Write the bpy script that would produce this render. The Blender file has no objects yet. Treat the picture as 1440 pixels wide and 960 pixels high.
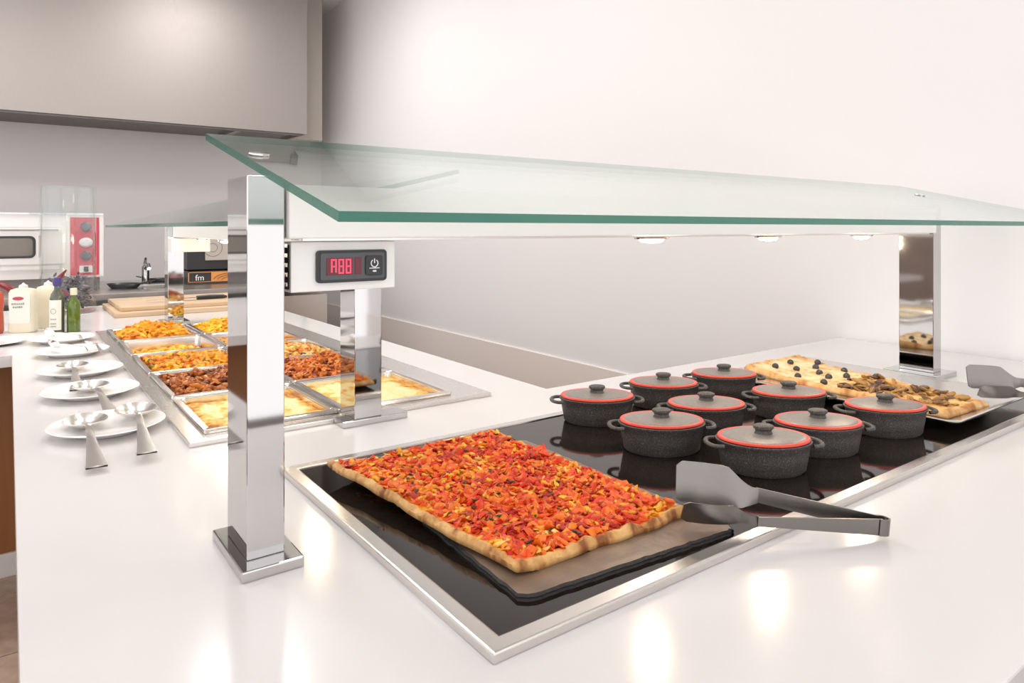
import bpy, bmesh, math, random
from mathutils import Vector, Matrix, noise
R = random.Random(11)
PI = math.pi
SC = bpy.context.scene
COL = SC.collection

# ------------------------------------------------------------------ camera, world, light, exposure
EYE = 1.27          # camera height
CZ = 0.85           # worktop height
YAW = math.atan2(972, 1335)
cam = bpy.data.objects.new('camera', bpy.data.cameras.new('camera'))
COL.objects.link(cam)
cam.location = (0, 0, EYE)
cam.rotation_euler = (PI / 2, 0, -YAW)
cam.data.sensor_width = 36
cam.data.lens = 972 / 1440 * 36
cam.data.shift_y = -(480 - 321) / 1440
cam.data.clip_start = 0.02
SC.camera = cam

w = bpy.data.worlds.new('world'); SC.world = w; w.use_nodes = True
bg = w.node_tree.nodes['Background']
bg.inputs[0].default_value = (1.0, 0.983, 0.99, 1)
bg.inputs[1].default_value = 1.75

vs = SC.view_settings
vs.view_transform = 'Standard'; vs.look = 'None'; vs.gamma = 1; vs.use_curve_mapping = False
vs.exposure = -0.03

CEIL = 3.45
FILL_PANELS = [(-1.7, 0.6), (-1.7, 3.2), (0.5, -1.2), (0.5, 1.3), (0.9, 3.2), (1.6, 0.0), (1.3, 2.6), (-0.5, 3.5), (1.3, 4.7)]  # unseen fill lights added to brighten the room and the rear walls
for i, (px, py) in enumerate(FILL_PANELS):
    L = bpy.data.lights.new('added_fill_light', 'AREA')
    L.shape = 'RECTANGLE'; L.size = 0.55; L.size_y = 0.55; L.spread = 3.0
    L.energy = (33 if px < 0 else 21) if py > 3.3 else (2.5 if (px > 1 or px < -1) else 4.0); L.color = (1.0, 0.98, 0.975)
    o = bpy.data.objects.new('added_fill_light', L); COL.objects.link(o)
    o.location = (px, py, CEIL - 0.035)

# ------------------------------------------------------------------ materials
def nmat(name):
    m = bpy.data.materials.new(name); m.use_nodes = True
    return m, m.node_tree, m.node_tree.nodes['Principled BSDF']

def pbr(name, col, rough=0.5, metal=0.0, bump=0.0, bscale=60, spec=0.5, var=0.0, vscale=8, emis=None, estr=0, coat=0.0):
    m, t, b = nmat(name)
    b.inputs['Base Color'].default_value = (*col, 1)
    b.inputs['Roughness'].default_value = rough
    b.inputs['Metallic'].default_value = metal
    b.inputs['Specular IOR Level'].default_value = spec
    b.inputs['Coat Weight'].default_value = coat
    tc = t.nodes.new('ShaderNodeTexCoord')
    if var > 0:
        n = t.nodes.new('ShaderNodeTexNoise'); n.inputs['Scale'].default_value = vscale; n.inputs['Detail'].default_value = 6
        r = t.nodes.new('ShaderNodeValToRGB')
        r.color_ramp.elements[0].position = 0.3; r.color_ramp.elements[1].position = 0.7
        r.color_ramp.elements[0].color = (*[c * (1 - var) for c in col], 1)
        r.color_ramp.elements[1].color = (*[min(1, c * (1 + var)) for c in col], 1)
        t.links.new(tc.outputs['Object'], n.inputs['Vector']); t.links.new(n.outputs['Fac'], r.inputs['Fac'])
        t.links.new(r.outputs['Color'], b.inputs['Base Color'])
    if bump > 0:
        n = t.nodes.new('ShaderNodeTexNoise'); n.inputs['Scale'].default_value = bscale; n.inputs['Detail'].default_value = 4
        k = t.nodes.new('ShaderNodeBump'); k.inputs['Strength'].default_value = bump; k.inputs['Distance'].default_value = 0.004
        t.links.new(tc.outputs['Object'], n.inputs['Vector']); t.links.new(n.outputs['Fac'], k.inputs['Height'])
        t.links.new(k.outputs['Normal'], b.inputs['Normal'])
    if emis:
        b.inputs['Emission Color'].default_value = (*emis, 1); b.inputs['Emission Strength'].default_value = estr
    return m

def ramp_mat(name, stops, scale, rough=0.5, detail=5, bump=0.3, bscale=80, coat=0.0, stretch=(1, 1, 1), spec=0.5, distort=0.0):
    m, t, b = nmat(name)
    tc = t.nodes.new('ShaderNodeTexCoord'); mp = t.nodes.new('ShaderNodeMapping')
    mp.inputs['Scale'].default_value = stretch
    n = t.nodes.new('ShaderNodeTexNoise'); n.inputs['Scale'].default_value = scale; n.inputs['Detail'].default_value = detail
    n.inputs['Distortion'].default_value = distort
    r = t.nodes.new('ShaderNodeValToRGB'); cr = r.color_ramp
    while len(cr.elements) < len(stops): cr.elements.new(0.5)
    for e, (p, c) in zip(cr.elements, stops):
        e.position = p; e.color = (*c, 1)
    t.links.new(tc.outputs['Object'], mp.inputs['Vector']); t.links.new(mp.outputs['Vector'], n.inputs['Vector'])
    t.links.new(n.outputs['Fac'], r.inputs['Fac']); t.links.new(r.outputs['Color'], b.inputs['Base Color'])
    b.inputs['Roughness'].default_value = rough; b.inputs['Coat Weight'].default_value = coat
    b.inputs['Specular IOR Level'].default_value = spec
    if bump > 0:
        n2 = t.nodes.new('ShaderNodeTexNoise'); n2.inputs['Scale'].default_value = bscale; n2.inputs['Detail'].default_value = 5
        k = t.nodes.new('ShaderNodeBump'); k.inputs['Strength'].default_value = bump; k.inputs['Distance'].default_value = 0.003
        t.links.new(mp.outputs['Vector'], n2.inputs['Vector']); t.links.new(n2.outputs['Fac'], k.inputs['Height'])
        t.links.new(k.outputs['Normal'], b.inputs['Normal'])
    return m

def vcol_mat(name, rough=0.4, coat=0.2, bump=0.3, bscale=120, sss=0.0):
    m, t, b = nmat(name)
    a = t.nodes.new('ShaderNodeVertexColor'); a.layer_name = 'Col'
    t.links.new(a.outputs['Color'], b.inputs['Base Color'])
    b.inputs['Roughness'].default_value = rough; b.inputs['Coat Weight'].default_value = coat
    b.inputs['Specular IOR Level'].default_value = 0.28
    if bump > 0:
        tc = t.nodes.new('ShaderNodeTexCoord')
        n2 = t.nodes.new('ShaderNodeTexNoise'); n2.inputs['Scale'].default_value = bscale
        k = t.nodes.new('ShaderNodeBump'); k.inputs['Strength'].default_value = bump; k.inputs['Distance'].default_value = 0.003
        t.links.new(tc.outputs['Object'], n2.inputs['Vector']); t.links.new(n2.outputs['Fac'], k.inputs['Height'])
        t.links.new(k.outputs['Normal'], b.inputs['Normal'])
    return m

def clear_glass(name, tint, ior=1.5):
    m = bpy.data.materials.new(name); m.use_nodes = True; t = m.node_tree; t.nodes.clear()
    out = t.nodes.new('ShaderNodeOutputMaterial'); mx = t.nodes.new('ShaderNodeMixShader')
    tr = t.nodes.new('ShaderNodeBsdfTransparent'); tr.inputs[0].default_value = (*tint, 1)
    gl = t.nodes.new('ShaderNodeBsdfGlossy'); gl.inputs['Roughness'].default_value = 0.01
    gl.inputs[0].default_value = (0.97, 1, 0.99, 1)
    lw = t.nodes.new('ShaderNodeLayerWeight'); lw.inputs[0].default_value = 0.5
    f0 = ((ior - 1) / (ior + 1)) ** 2
    p5 = t.nodes.new('ShaderNodeMath'); p5.operation = 'POWER'; p5.inputs[1].default_value = 5
    ma = t.nodes.new('ShaderNodeMath'); ma.operation = 'MULTIPLY_ADD'; ma.inputs[1].default_value = 1 - f0; ma.inputs[2].default_value = f0
    t.links.new(lw.outputs['Facing'], p5.inputs[0]); t.links.new(p5.outputs[0], ma.inputs[0])
    t.links.new(ma.outputs[0], mx.inputs[0]); t.links.new(tr.outputs[0], mx.inputs[1]); t.links.new(gl.outputs[0], mx.inputs[2])
    t.links.new(mx.outputs[0], out.inputs[0])
    return m

def brushed(name, col, rough, stretch):
    m, t, b = nmat(name)
    b.inputs['Base Color'].default_value = (*col, 1); b.inputs['Metallic'].default_value = 1
    tc = t.nodes.new('ShaderNodeTexCoord'); mp = t.nodes.new('ShaderNodeMapping'); mp.inputs['Scale'].default_value = stretch
    n = t.nodes.new('ShaderNodeTexNoise'); n.inputs['Scale'].default_value = 30; n.inputs['Detail'].default_value = 3
    r = t.nodes.new('ShaderNodeMapRange'); r.inputs[3].default_value = rough * 0.8; r.inputs[4].default_value = rough * 1.25
    t.links.new(tc.outputs['Object'], mp.inputs['Vector']); t.links.new(mp.outputs['Vector'], n.inputs['Vector'])
    t.links.new(n.outputs['Fac'], r.inputs[0]); t.links.new(r.outputs[0], b.inputs['Roughness'])
    k = t.nodes.new('ShaderNodeBump'); k.inputs['Strength'].default_value = 0.05; k.inputs['Distance'].default_value = 0.001
    t.links.new(n.outputs['Fac'], k.inputs['Height']); t.links.new(k.outputs['Normal'], b.inputs['Normal'])
    return m

def wood(name, c1, c2, scale, stretch, rough=0.4):
    return ramp_mat(name, [(0.3, c1), (0.7, c2)], scale, rough=rough, bump=0.05, bscale=40, stretch=stretch, distort=1.0)

M = {
    'wall': pbr('wall_paint', (0.905, 0.89, 0.89), 0.6, bump=0.03, bscale=200),
    'wall_back': pbr('back_wall_panel', (0.91, 0.86, 0.85), 0.4),
    'dado': pbr('dado_paint', (0.88, 0.80, 0.75), 0.6),
    'ceiling': pbr('ceiling_paint', (0.94, 0.93, 0.92), 0.8),
    'grout': pbr('grout', (0.10, 0.08, 0.07), 0.9),
    'tile': ramp_mat('floor_tile', [(0.3, (0.38, 0.27, 0.21)), (0.5, (0.50, 0.37, 0.29)), (0.72, (0.62, 0.48, 0.39))], 14, rough=0.35, bump=0.1, bscale=30),
    'quartz': pbr('white_quartz', (0.74, 0.715, 0.71), 0.16, spec=0.5, var=0.012, vscale=3),
    'panel': wood('brown_wood_panel', (0.26, 0.10, 0.028), (0.38, 0.165, 0.05), 5, (1, 1, 0.12), 0.45),
    'reflection_tan': pbr('reflection_wall_tan', (0.40, 0.31, 0.26), 0.6, var=.1, vscale=3),  # for the unseen wall added to tint the steel reflections
    'whitetrim': pbr('white_trim', (0.8, 0.78, 0.75), 0.5),
    'chrome': pbr('polished_steel', (0.575, 0.565, 0.56), 0.045, 1.0),
    'steel': brushed('brushed_steel', (0.74, 0.71, 0.68), 0.22, (1, 12, 12)),
    'steel_y': brushed('brushed_steel_long', (0.76, 0.72, 0.69), 0.25, (12, 1, 12)),
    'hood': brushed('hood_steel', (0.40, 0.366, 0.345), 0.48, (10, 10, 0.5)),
    'darksteel': pbr('dark_hood_lining', (0.22, 0.20, 0.19), 0.5, 0.6),  # plain dark metal, also on the oven base and rack
    'pansteel': pbr('pan_steel', (0.80, 0.77, 0.74), 0.16, 1.0),
    'cutlery': pbr('cutlery_steel', (0.88, 0.85, 0.82), 0.2, 1.0),
    'tongsteel': brushed('tongs_steel', (0.23, 0.215, 0.205), 0.30, (1, 14, 14)),
    'glass': clear_glass('shelf_glass', (0.95, 0.985, 0.97)),
    'glassedge': None,
    'vaseglass': clear_glass('vase_glass', (0.96, 0.97, 0.97), 1.55),
    'blackglass': pbr('black_ceramic_glass', (0.014, 0.010, 0.008), 0.06, spec=0.4, bump=0.015, bscale=8),
    'slate': ramp_mat('slate', [(0.3, (0.12, 0.075, 0.05)), (0.7, (0.25, 0.165, 0.11))], 18, rough=0.36, bump=0.5, bscale=45),  # warm reflection of the heat lamps put into the top colour
    'slateedge': pbr('slate_edge', (0.02, 0.018, 0.017), 0.7, bump=1.0, bscale=70),
    'iron': ramp_mat('speckled_iron', [(0.35, (0.045, 0.040, 0.038)), (0.60, (0.085, 0.076, 0.071)), (0.74, (0.20, 0.18, 0.165))], 420, rough=0.5, bump=0.35, bscale=420, detail=2),
    'lid': ramp_mat('lid_enamel', [(0.3, (0.19, 0.165, 0.15)), (0.7, (0.25, 0.22, 0.20))], 200, rough=0.36, bump=0.08, bscale=300),
    'red': pbr('red_enamel', (0.78, 0.07, 0.04), 0.3),
    'plate': pbr('white_porcelain', (0.93, 0.915, 0.90), 0.14),
    'black': pbr('black_plastic', (0.03, 0.03, 0.032), 0.35),
    'bezel': pbr('grey_bezel', (0.085, 0.09, 0.095), 0.3),
    'hole': pbr('dark_slot', (0.012, 0.011, 0.01), 0.8),
    'whitebox': pbr('white_lacquer', (0.94, 0.925, 0.90), 0.25),
    'segment': pbr('red_segment', (0.5, 0.02, 0.05), 0.5, emis=(1, 0.06, 0.12), estr=1.6),
    'segoff': pbr('dark_red_display', (0.10, 0.012, 0.022), 0.3, emis=(0.5, 0.02, 0.06), estr=0.12),
    'whiteprint': pbr('white_print', (0.85, 0.85, 0.85), 0.5),
    'bulb': pbr('hot_bulb', (1, 0.9, 0.75), 0.3, emis=(1.0, 0.80, 0.56), estr=28),
    'fill_glow': pbr('fill_panel_glow', (0.9, 0.9, 0.88), 0.5, emis=(1, 0.965, 0.94), estr=3),  # glow of the added fill panels
    'crust': ramp_mat('crust', [(0.25, (0.30, 0.13, 0.045)), (0.45, (0.62, 0.33, 0.13)), (0.7, (0.78, 0.50, 0.24))], 30, rough=0.75, bump=0.6, bscale=120),
    'food': vcol_mat('food_pieces', 0.36, 0.0, 0.45, 160),
    'cheese': vcol_mat('food_surface', 0.42, 0.0, 0.6, 150),
    'olive': pbr('olive', (0.035, 0.028, 0.03), 0.25, coat=0.4),
    'board': wood('beech', (0.62, 0.43, 0.27), (0.74, 0.56, 0.38), 6, (0.3, 4, 4), 0.5),
    'rubber': pbr('black_handle', (0.02, 0.02, 0.02), 0.4),
    'mayo': pbr('cream_plastic', (0.86, 0.80, 0.62), 0.3),
    'ketchup': pbr('red_plastic', (0.62, 0.10, 0.045), 0.3),
    'label': pbr('label_paper', (0.85, 0.84, 0.77), 0.5),
    'labelred': pbr('label_red', (0.55, 0.06, 0.08), 0.5),
    'labelgrey': pbr('label_grey', (0.32, 0.34, 0.28), 0.5),
    'greenglass': pbr('green_bottle_glass', (0.10, 0.155, 0.012), 0.08, coat=0.5),
    'darkglass': pbr('dark_bottle_glass', (0.09, 0.10, 0.07), 0.08, coat=0.5),
    'bluecap': pbr('blue_capsule', (0.05, 0.045, 0.22), 0.35),
    'creamcap': pbr('cream_cap', (0.78, 0.74, 0.55), 0.4),
    'chili': pbr('dried_chili', (0.20, 0.015, 0.02), 0.28, coat=0.4),
    'lavender': pbr('grey_lilac_leaf', (0.20, 0.19, 0.22), 0.7),
    'pinkred': pbr('red_control_panel', (0.60, 0.055, 0.085), 0.35),
    'ovenwhite': pbr('pale_oven_steel', (0.78, 0.75, 0.72), 0.28, 0.55),
    'ovendark': pbr('oven_window', (0.20, 0.175, 0.15), 0.15, 0.5),
    'beigepanel': pbr('beige_oven_door', (0.50, 0.45, 0.40), 0.3),
    'orange': pbr('orange_print', (0.72, 0.29, 0.07), 0.5),
    'worktop_steel': brushed('worktop_steel', (0.66, 0.63, 0.61), 0.3, (1, 10, 10)),
}
def edge_glass():
    m = bpy.data.materials.new('glass_edge'); m.use_nodes = True; t = m.node_tree; t.nodes.clear()
    out = t.nodes.new('ShaderNodeOutputMaterial'); mx = t.nodes.new('ShaderNodeMixShader'); mx.inputs[0].default_value = 0.3
    b = t.nodes.new('ShaderNodeBsdfPrincipled'); b.inputs['Base Color'].default_value = (0.055, 0.19, 0.145, 1); b.inputs['Roughness'].default_value = 0.12
    tr = t.nodes.new('ShaderNodeBsdfTransparent'); tr.inputs[0].default_value = (0.25, 0.5, 0.42, 1)
    t.links.new(b.outputs[0], mx.inputs[1]); t.links.new(tr.outputs[0], mx.inputs[2]); t.links.new(mx.outputs[0], out.inputs[0])
    return m
M['glassedge'] = edge_glass()

# ------------------------------------------------------------------ mesh helpers
class MB:
    def __init__(s): s.v = []; s.f = []; s.c = []; s.mi = []
    def add(s, v, f, col=None, mi=0):
        o = len(s.v); s.v += [tuple(p) for p in v]
        s.f += [tuple(i + o for i in q) for q in f]; s.mi += [mi] * len(f)
        s.c += [col if col else (1, 1, 1)] * len(v)
        return s
    def box(s, x0, x1, y0, y1, z0, z1, mi=0, mat=None):
        v = [Vector((x, y, z)) for z in (z0, z1) for y in (y0, y1) for x in (x0, x1)]
        if mat is not None: v = [mat @ p for p in v]
        return s.add(v, [(0, 2, 3, 1), (4, 5, 7, 6), (0, 1, 5, 4), (2, 6, 7, 3), (0, 4, 6, 2), (1, 3, 7, 5)], mi=mi)
    def lathe(s, prof, seg=32, sx=1, sy=1, cx=0, cy=0, cz=0, mi=0, mat=None):
        v = []; f = []
        for r, z in prof:
            for k in range(seg):
                a = 2 * PI * k / seg
                p = Vector((cx + r * sx * math.cos(a), cy + r * sy * math.sin(a), cz + z))
                v.append(mat @ p if mat is not None else p)
        n = len(prof)
        for i in range(n - 1):
            for k in range(seg):
                k2 = (k + 1) % seg
                f.append((i * seg + k, i * seg + k2, (i + 1) * seg + k2, (i + 1) * seg + k))
        f.append(tuple(reversed(range(seg)))); f.append(tuple((n - 1) * seg + k for k in range(seg)))
        return s.add(v, f, mi=mi)
    def tube(s, pts, rad, seg=8, closed=False, flat=1.0, mi=0, col=None):
        pts = [Vector(p) for p in pts]; n = len(pts); v = []; f = []
        rr = rad if isinstance(rad, (list, tuple)) else [rad] * n
        up = Vector((0, 0, 1)); side = None
        for i in range(n):
            if closed: t = pts[(i + 1) % n] - pts[i - 1]
            else: t = pts[min(i + 1, n - 1)] - pts[max(i - 1, 0)]
            t.normalize()
            if side is None:
                side = t.cross(up)
                if side.length < 1e-3: side = t.cross(Vector((0, 1, 0)))
            else:
                side = side - t * side.dot(t)
            side.normalize(); nrm = side.cross(t)
            for k in range(seg):
                a = 2 * PI * k / seg
                v.append(pts[i] + side * (rr[i] * math.cos(a)) + nrm * (rr[i] * flat * math.sin(a)))
        m = n if closed else n - 1
        for i in range(m):
            j = (i + 1) % n
            for k in range(seg):
                k2 = (k + 1) % seg
                f.append((i * seg + k, i * seg + k2, j * seg + k2, j * seg + k))
        if not closed:
            f.append(tuple(reversed(range(seg)))); f.append(tuple((n - 1) * seg + k for k in range(seg)))
        return s.add(v, f, mi=mi, col=col)
    def prism(s, poly, z0, z1, mi=0, mat=None):
        n = len(poly)
        v = [Vector((x, y, z0)) for x, y in poly] + [Vector((x, y, z1)) for x, y in poly]
        if mat is not None: v = [mat @ p for p in v]
        f = [tuple(reversed(range(n))), tuple(range(n, 2 * n))] + [(i, (i + 1) % n, (i + 1) % n + n, i + n) for i in range(n)]
        return s.add(v, f, mi=mi)
    def build(s, name, mat, parent=None, smooth=False, bevel=0, loc=None, angle=35):
        me = bpy.data.meshes.new(name); me.from_pydata([tuple(p) for p in s.v], [], s.f); me.validate(); me.update()
        mats = mat if isinstance(mat, (list, tuple)) else [mat]
        for m in mats: me.materials.append(M[m] if isinstance(m, str) else m)
        if len(mats) > 1:
            for p, k in zip(me.polygons, s.mi): p.material_index = k
        if any(c != (1, 1, 1) for c in s.c):
            a = me.color_attributes.new('Col', 'FLOAT_COLOR', 'POINT')
            for i, c in enumerate(s.c): a.data[i].color = (*c, 1)
        if bevel > 0 or True:
            bm = bmesh.new(); bm.from_mesh(me)
            bmesh.ops.recalc_face_normals(bm, faces=bm.faces)
            if bevel > 0:
                es = [e for e in bm.edges if len(e.link_faces) == 2 and e.calc_face_angle(0) > 0.5]
                bmesh.ops.bevel(bm, geom=es, offset=bevel, segments=2, affect='EDGES', profile=0.6)
            bm.to_mesh(me); bm.free()
        if smooth:
            for p in me.polygons: p.use_smooth = True
            me.set_sharp_from_angle(angle=math.radians(angle))
        o = bpy.data.objects.new(name, me); COL.objects.link(o)
        if parent: o.parent = parent
        if loc: o.location = loc
        return o

def tag(o, label=None, cat=None, group=None, kind=None):
    if label: o['label'] = label
    if cat: o['category'] = cat
    if group: o['group'] = group
    if kind: o['kind'] = kind
    return o
def thing(name, label, cat, loc=(0, 0, 0), rz=0, group=None):
    o = bpy.data.objects.new(name, None); o.empty_display_size = 0.05; COL.objects.link(o)
    o.location = loc; o.rotation_euler = (0, 0, rz)
    return tag(o, label, cat, group)
def copy_tree(o, parent=None):
    c = o.copy(); COL.objects.link(c)
    if parent: c.parent = parent
    for ch in list(o.children): copy_tree(ch, c)
    return c
def rrect(hx, hy, r, seg=5):
    p = []
    for cx, cy, a0 in ((hx - r, hy - r, 0), (-hx + r, hy - r, 90), (-hx + r, -hy + r, 180), (hx - r, -hy + r, 270)):
        for k in range(seg + 1):
            a = math.radians(a0 + 90 * k / seg); p.append((cx + r * math.cos(a), cy + r * math.sin(a)))
    return p
def slab(xs, ys, keep, z0, z1):
    mb = MB(); idx = {}
    nx, ny = len(xs) - 1, len(ys) - 1
    K = lambda i, j: 0 <= i < nx and 0 <= j < ny and keep((xs[i] + xs[i + 1]) / 2, (ys[j] + ys[j + 1]) / 2)
    def vi(i, j, k):
        key = (i, j, k)
        if key not in idx:
            idx[key] = len(mb.v); mb.v.append((xs[i], ys[j], (z0, z1)[k])); mb.c.append((1, 1, 1))
        return idx[key]
    for i in range(nx):
        for j in range(ny):
            if not K(i, j): continue
            mb.f.append((vi(i, j, 1), vi(i + 1, j, 1), vi(i + 1, j + 1, 1), vi(i, j + 1, 1)))
            mb.f.append((vi(i, j, 0), vi(i, j + 1, 0), vi(i + 1, j + 1, 0), vi(i + 1, j, 0)))
            if not K(i - 1, j): mb.f.append((vi(i, j, 0), vi(i, j, 1), vi(i, j + 1, 1), vi(i, j + 1, 0)))
            if not K(i + 1, j): mb.f.append((vi(i + 1, j, 0), vi(i + 1, j + 1, 0), vi(i + 1, j + 1, 1), vi(i + 1, j, 1)))
            if not K(i, j - 1): mb.f.append((vi(i, j, 0), vi(i + 1, j, 0), vi(i + 1, j, 1), vi(i, j, 1)))
            if not K(i, j + 1): mb.f.append((vi(i, j + 1, 0), vi(i, j + 1, 1), vi(i + 1, j + 1, 1), vi(i + 1, j + 1, 0)))
    mb.mi = [0] * len(mb.f)
    return mb
def ico(sub=1):
    bm = bmesh.new(); bmesh.ops.create_icosphere(bm, subdivisions=sub, radius=1)
    bm.verts.ensure_lookup_table()
    v = [p.co.copy() for p in bm.verts]; f = [tuple(q.index for q in fc.verts) for fc in bm.faces]; bm.free()
    return v, f
ICO1 = ico(1); ICO2 = ico(2)
def chunk(mb, loc, size, col, rot=None, rough=0.35, base=None):
    v, f = base or ICO1
    if rot is None: rot = Matrix.Rotation(R.uniform(0, 6.28), 3, 'Z') @ Matrix.Rotation(R.uniform(-.7, .7), 3, 'X') @ Matrix.Rotation(R.uniform(-.7, .7), 3, 'Y')
    o = Vector((R.uniform(0, 50), R.uniform(0, 50), R.uniform(0, 50)))
    s = Vector(size)
    vv = []
    for p in v:
        q = p * (1 + rough * noise.noise(p * 1.3 + o))
        vv.append(rot @ Vector((q.x * s.x, q.y * s.y, q.z * s.z)) + Vector(loc))
    mb.add(vv, f, col)
def jitter(c, a=0.15):
    k = 1 + R.uniform(-a, a)
    return tuple(max(0.003, min(0.95, x * k * (1 + R.uniform(-a / 3, a / 3)))) for x in c)
def text_mesh(txt, size, name, mat, parent, matrix):
    cu = bpy.data.curves.new('t', 'FONT'); cu.body = txt; cu.size = size; cu.extrude = 0.0006; cu.align_x = 'CENTER'; cu.align_y = 'CENTER'
    t = bpy.data.objects.new('t', cu); COL.objects.link(t)
    dg = bpy.context.evaluated_depsgraph_get(); me = bpy.data.meshes.new_from_object(t.evaluated_get(dg))
    bpy.data.objects.remove(t); me.name = name
    me.transform(matrix); me.materials.clear(); me.materials.append(M[mat])
    o = bpy.data.objects.new(name, me); COL.objects.link(o); o.parent = parent
    return o
FRONT = Matrix(((1, 0, 0, 0), (0, 0, -1, 0), (0, 1, 0, 0), (0, 0, 0, 1)))    # XY plane -> facing -Y

# ------------------------------------------------------------------ the setting
XW, YW, XL, YF = 2.6, 6.9, -3.4, -3.0
def struct(name, mb, mat, **k):
    return tag(mb.build(name, mat, **k), kind='structure')
floor = struct('floor', MB().box(XL, XW, YF, YW, -0.1, -0.004), 'grout')
tile_proto = None
TS = 0.42
for i in range(8):
    for j in range(11):
        x = -1.7 + i * TS; y = -0.6 + j * TS
        if tile_proto is None:
            tile_proto = MB().box(-TS / 2 + .003, TS / 2 - .003, -TS / 2 + .003, TS / 2 - .003, -0.006, 0).build('floor_tile', 'tile', floor, bevel=0.0015)
            o = tile_proto
        else:
            o = tile_proto.copy(); COL.objects.link(o)
        o.location = (x, y, 0)
struct('ceiling', MB().box(XL, XW, YF, YW, CEIL, CEIL + 0.1), 'ceiling')
struct('wall_right', MB().box(XW, XW + 0.1, YF, YW, 0, CEIL), 'wall')
struct('wall_back', MB().box(XL, XW + 0.1, YW, YW + 0.1, 0, CEIL), 'wall_back')
struct('reflection_wall_left', MB().box(XL - 0.1, XL, YF, YW, 0, 1.25), 'reflection_tan')  # unseen, added for brown reflections in the posts, low to let light in
struct('trim_1', MB().box(XW - 0.012, XW, YF, YW, 0, 0.514), 'dado')
for i, (px, py) in enumerate(FILL_PANELS):  # visible bodies for the added fill lights
    t = thing('added_fill_panel', 'square glowing fill panel added out of view below the ceiling', 'added fill light', (px, py, CEIL), 0, 'added fill panels')
    fr = slab([-.31, -.28, .28, .31], [-.31, -.28, .28, .31], lambda x, y: not (abs(x) < .28 and abs(y) < .28), -0.02, 0)
    fr.build('frame', 'whitetrim', t); MB().box(-.28, .28, -.28, .28, -0.02, -0.006).build('fill_glow', 'fill_glow', t)

# worktop (continuous white slab, wrapping the corner, with an opening for the food well)
WX0, WX1, WY0, WY1 = 0.279, 0.977, 1.430, 3.21       # food well outer frame
XA0, XA1, YA0, YA1, YB1 = 0.008, 1.14, 0.248, 4.36, 1.412
YS = 2.83                                             # where the counter turns to the side
hx0, hx1, hy0, hy1 = WX0 + .02, WX1 - .02, WY0 + .02, WY1 - .02
def keep(x, y):
    if hx0 < x < hx1 and hy0 < y < hy1: return False
    if x < XA0: return y > YS
    if x > XA1: return y < YB1
    return True
wk = slab([-2.4, XA0, hx0, hx1, XA1, XW - .012], [YA0, YB1, hy0, YS, hy1, YA1], keep, CZ - 0.04, CZ)
tag(wk.build('worktop', 'quartz', bevel=0.0025), 'glossy white stone worktop running around the corner under the buffet', 'worktop')
# base cabinets
t = thing('counter_base', 'brown wood counter base under the corner of the white worktop', 'counter base', (0, 0, 0))
MB().box(0.075, 1.1, 0.30, 0.33, 0.1, CZ - .041).build('front_panel', 'panel', t)
MB().box(1.104, 2.58, 0.30, 0.33, 0.1, CZ - .041).build('front_panel', 'panel', t)
MB().box(0.075, 0.10, 0.334, 3.10, 0.1, CZ - .041).build('side_panel', 'panel', t)
MB().box(0.09, 2.58, 0.312, 0.33, 0.0, 0.1).build('plinth', 'whitetrim', t)
MB().box(1.09, 1.11, 1.38, 4.3, 0.0, CZ - .041).build('inner_panel', 'panel', t)
MB().box(1.11, 2.58, 1.36, 1.38, 0.0, CZ - .041).build('inner_panel', 'panel', t)
t = thing('counter_base', 'brown wood counter base with white plinth standing on the tiled floor', 'counter base', (0, 3.13, 0))
MB().box(-2.35, 0.074, 0, 0.03, 0.085, CZ - .041).build('front_panel', 'panel', t)
MB().box(-2.35, 0.074, -0.012, 0.03, 0, 0.085).build('plinth', 'whitetrim', t, bevel=0.003)

# ------------------------------------------------------------------ glass guards
def post(name, label, x0, x1, y0, y1, top, base, cap=True):
    cx, cy = (x0 + x1) / 2, (y0 + y1) / 2
    t = thing(name, label, 'post', (cx, cy, CZ), group='polished steel guard posts')
    MB().box(x0 - cx, x1 - cx, y0 - cy, y1 - cy, 0.0135, top - CZ).build('column', 'chrome', t, bevel=0.0015)
    bx0, bx1, by0, by1 = base
    b = MB().box(bx0 - cx, bx1 - cx, by0 - cy, by1 - cy, 0, 0.0135)
    b.build('base_plate', 'chrome', t, bevel=0.002)
    return t
def glass_panel(name, label, corners, th=0.010):
    n = (corners[1] - corners[0]).cross(corners[3] - corners[0]).normalized()
    if n.z < 0: n = -n
    mb = MB(); v = [c for c in corners] + [c + n * th for c in corners]
    mb.add(v, [(0, 3, 2, 1), (4, 5, 6, 7)], mi=0)
    mb.f += [(0, 1, 5, 4), (1, 2, 6, 5), (2, 3, 7, 6), (3, 0, 4, 7)]; mb.mi += [1] * 4
    o = mb.build(name, ['glass', 'glassedge'])
    return tag(o, label, 'glass shelf')
Z = lambda h: CZ + 0.42 * h
post('guard_post', 'polished steel post standing on the open corner of the worktop beside the tomato pizza', 0.235, 0.281, 0.872, 0.965, 1.335, (0.222, 0.297, 0.846, 0.992))
post('guard_post', 'polished steel post with wide base plate in front of the cheese topped lasagnes', 0.594, 0.656, 1.383, 1.463, 1.30, (0.566, 0.716, 1.377, 1.4285))
post('guard_post', 'polished steel post between the food pans and the wooden cutting board', 0.562, 0.626, 3.325, 3.405, 1.30, (0.54, 0.648, 3.30, 3.43))
post('guard_post', 'polished steel post standing behind the olive pizza near the white wall', 2.098, 2.146, 0.872, 0.965, 1.335, (2.06, 2.185, 0.846, 0.992))
G1 = [Vector((0.240, 0.596, Z(1.014))), Vector((2.42, 0.596, Z(1.014))), Vector((2.42, 1.116, Z(1.3175))), Vector((0.240, 1.116, Z(1.3175)))]
glass_panel('glass_shelf', 'long clear sloping glass shelf with green edges above the two pizzas and black casseroles', G1)
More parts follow.
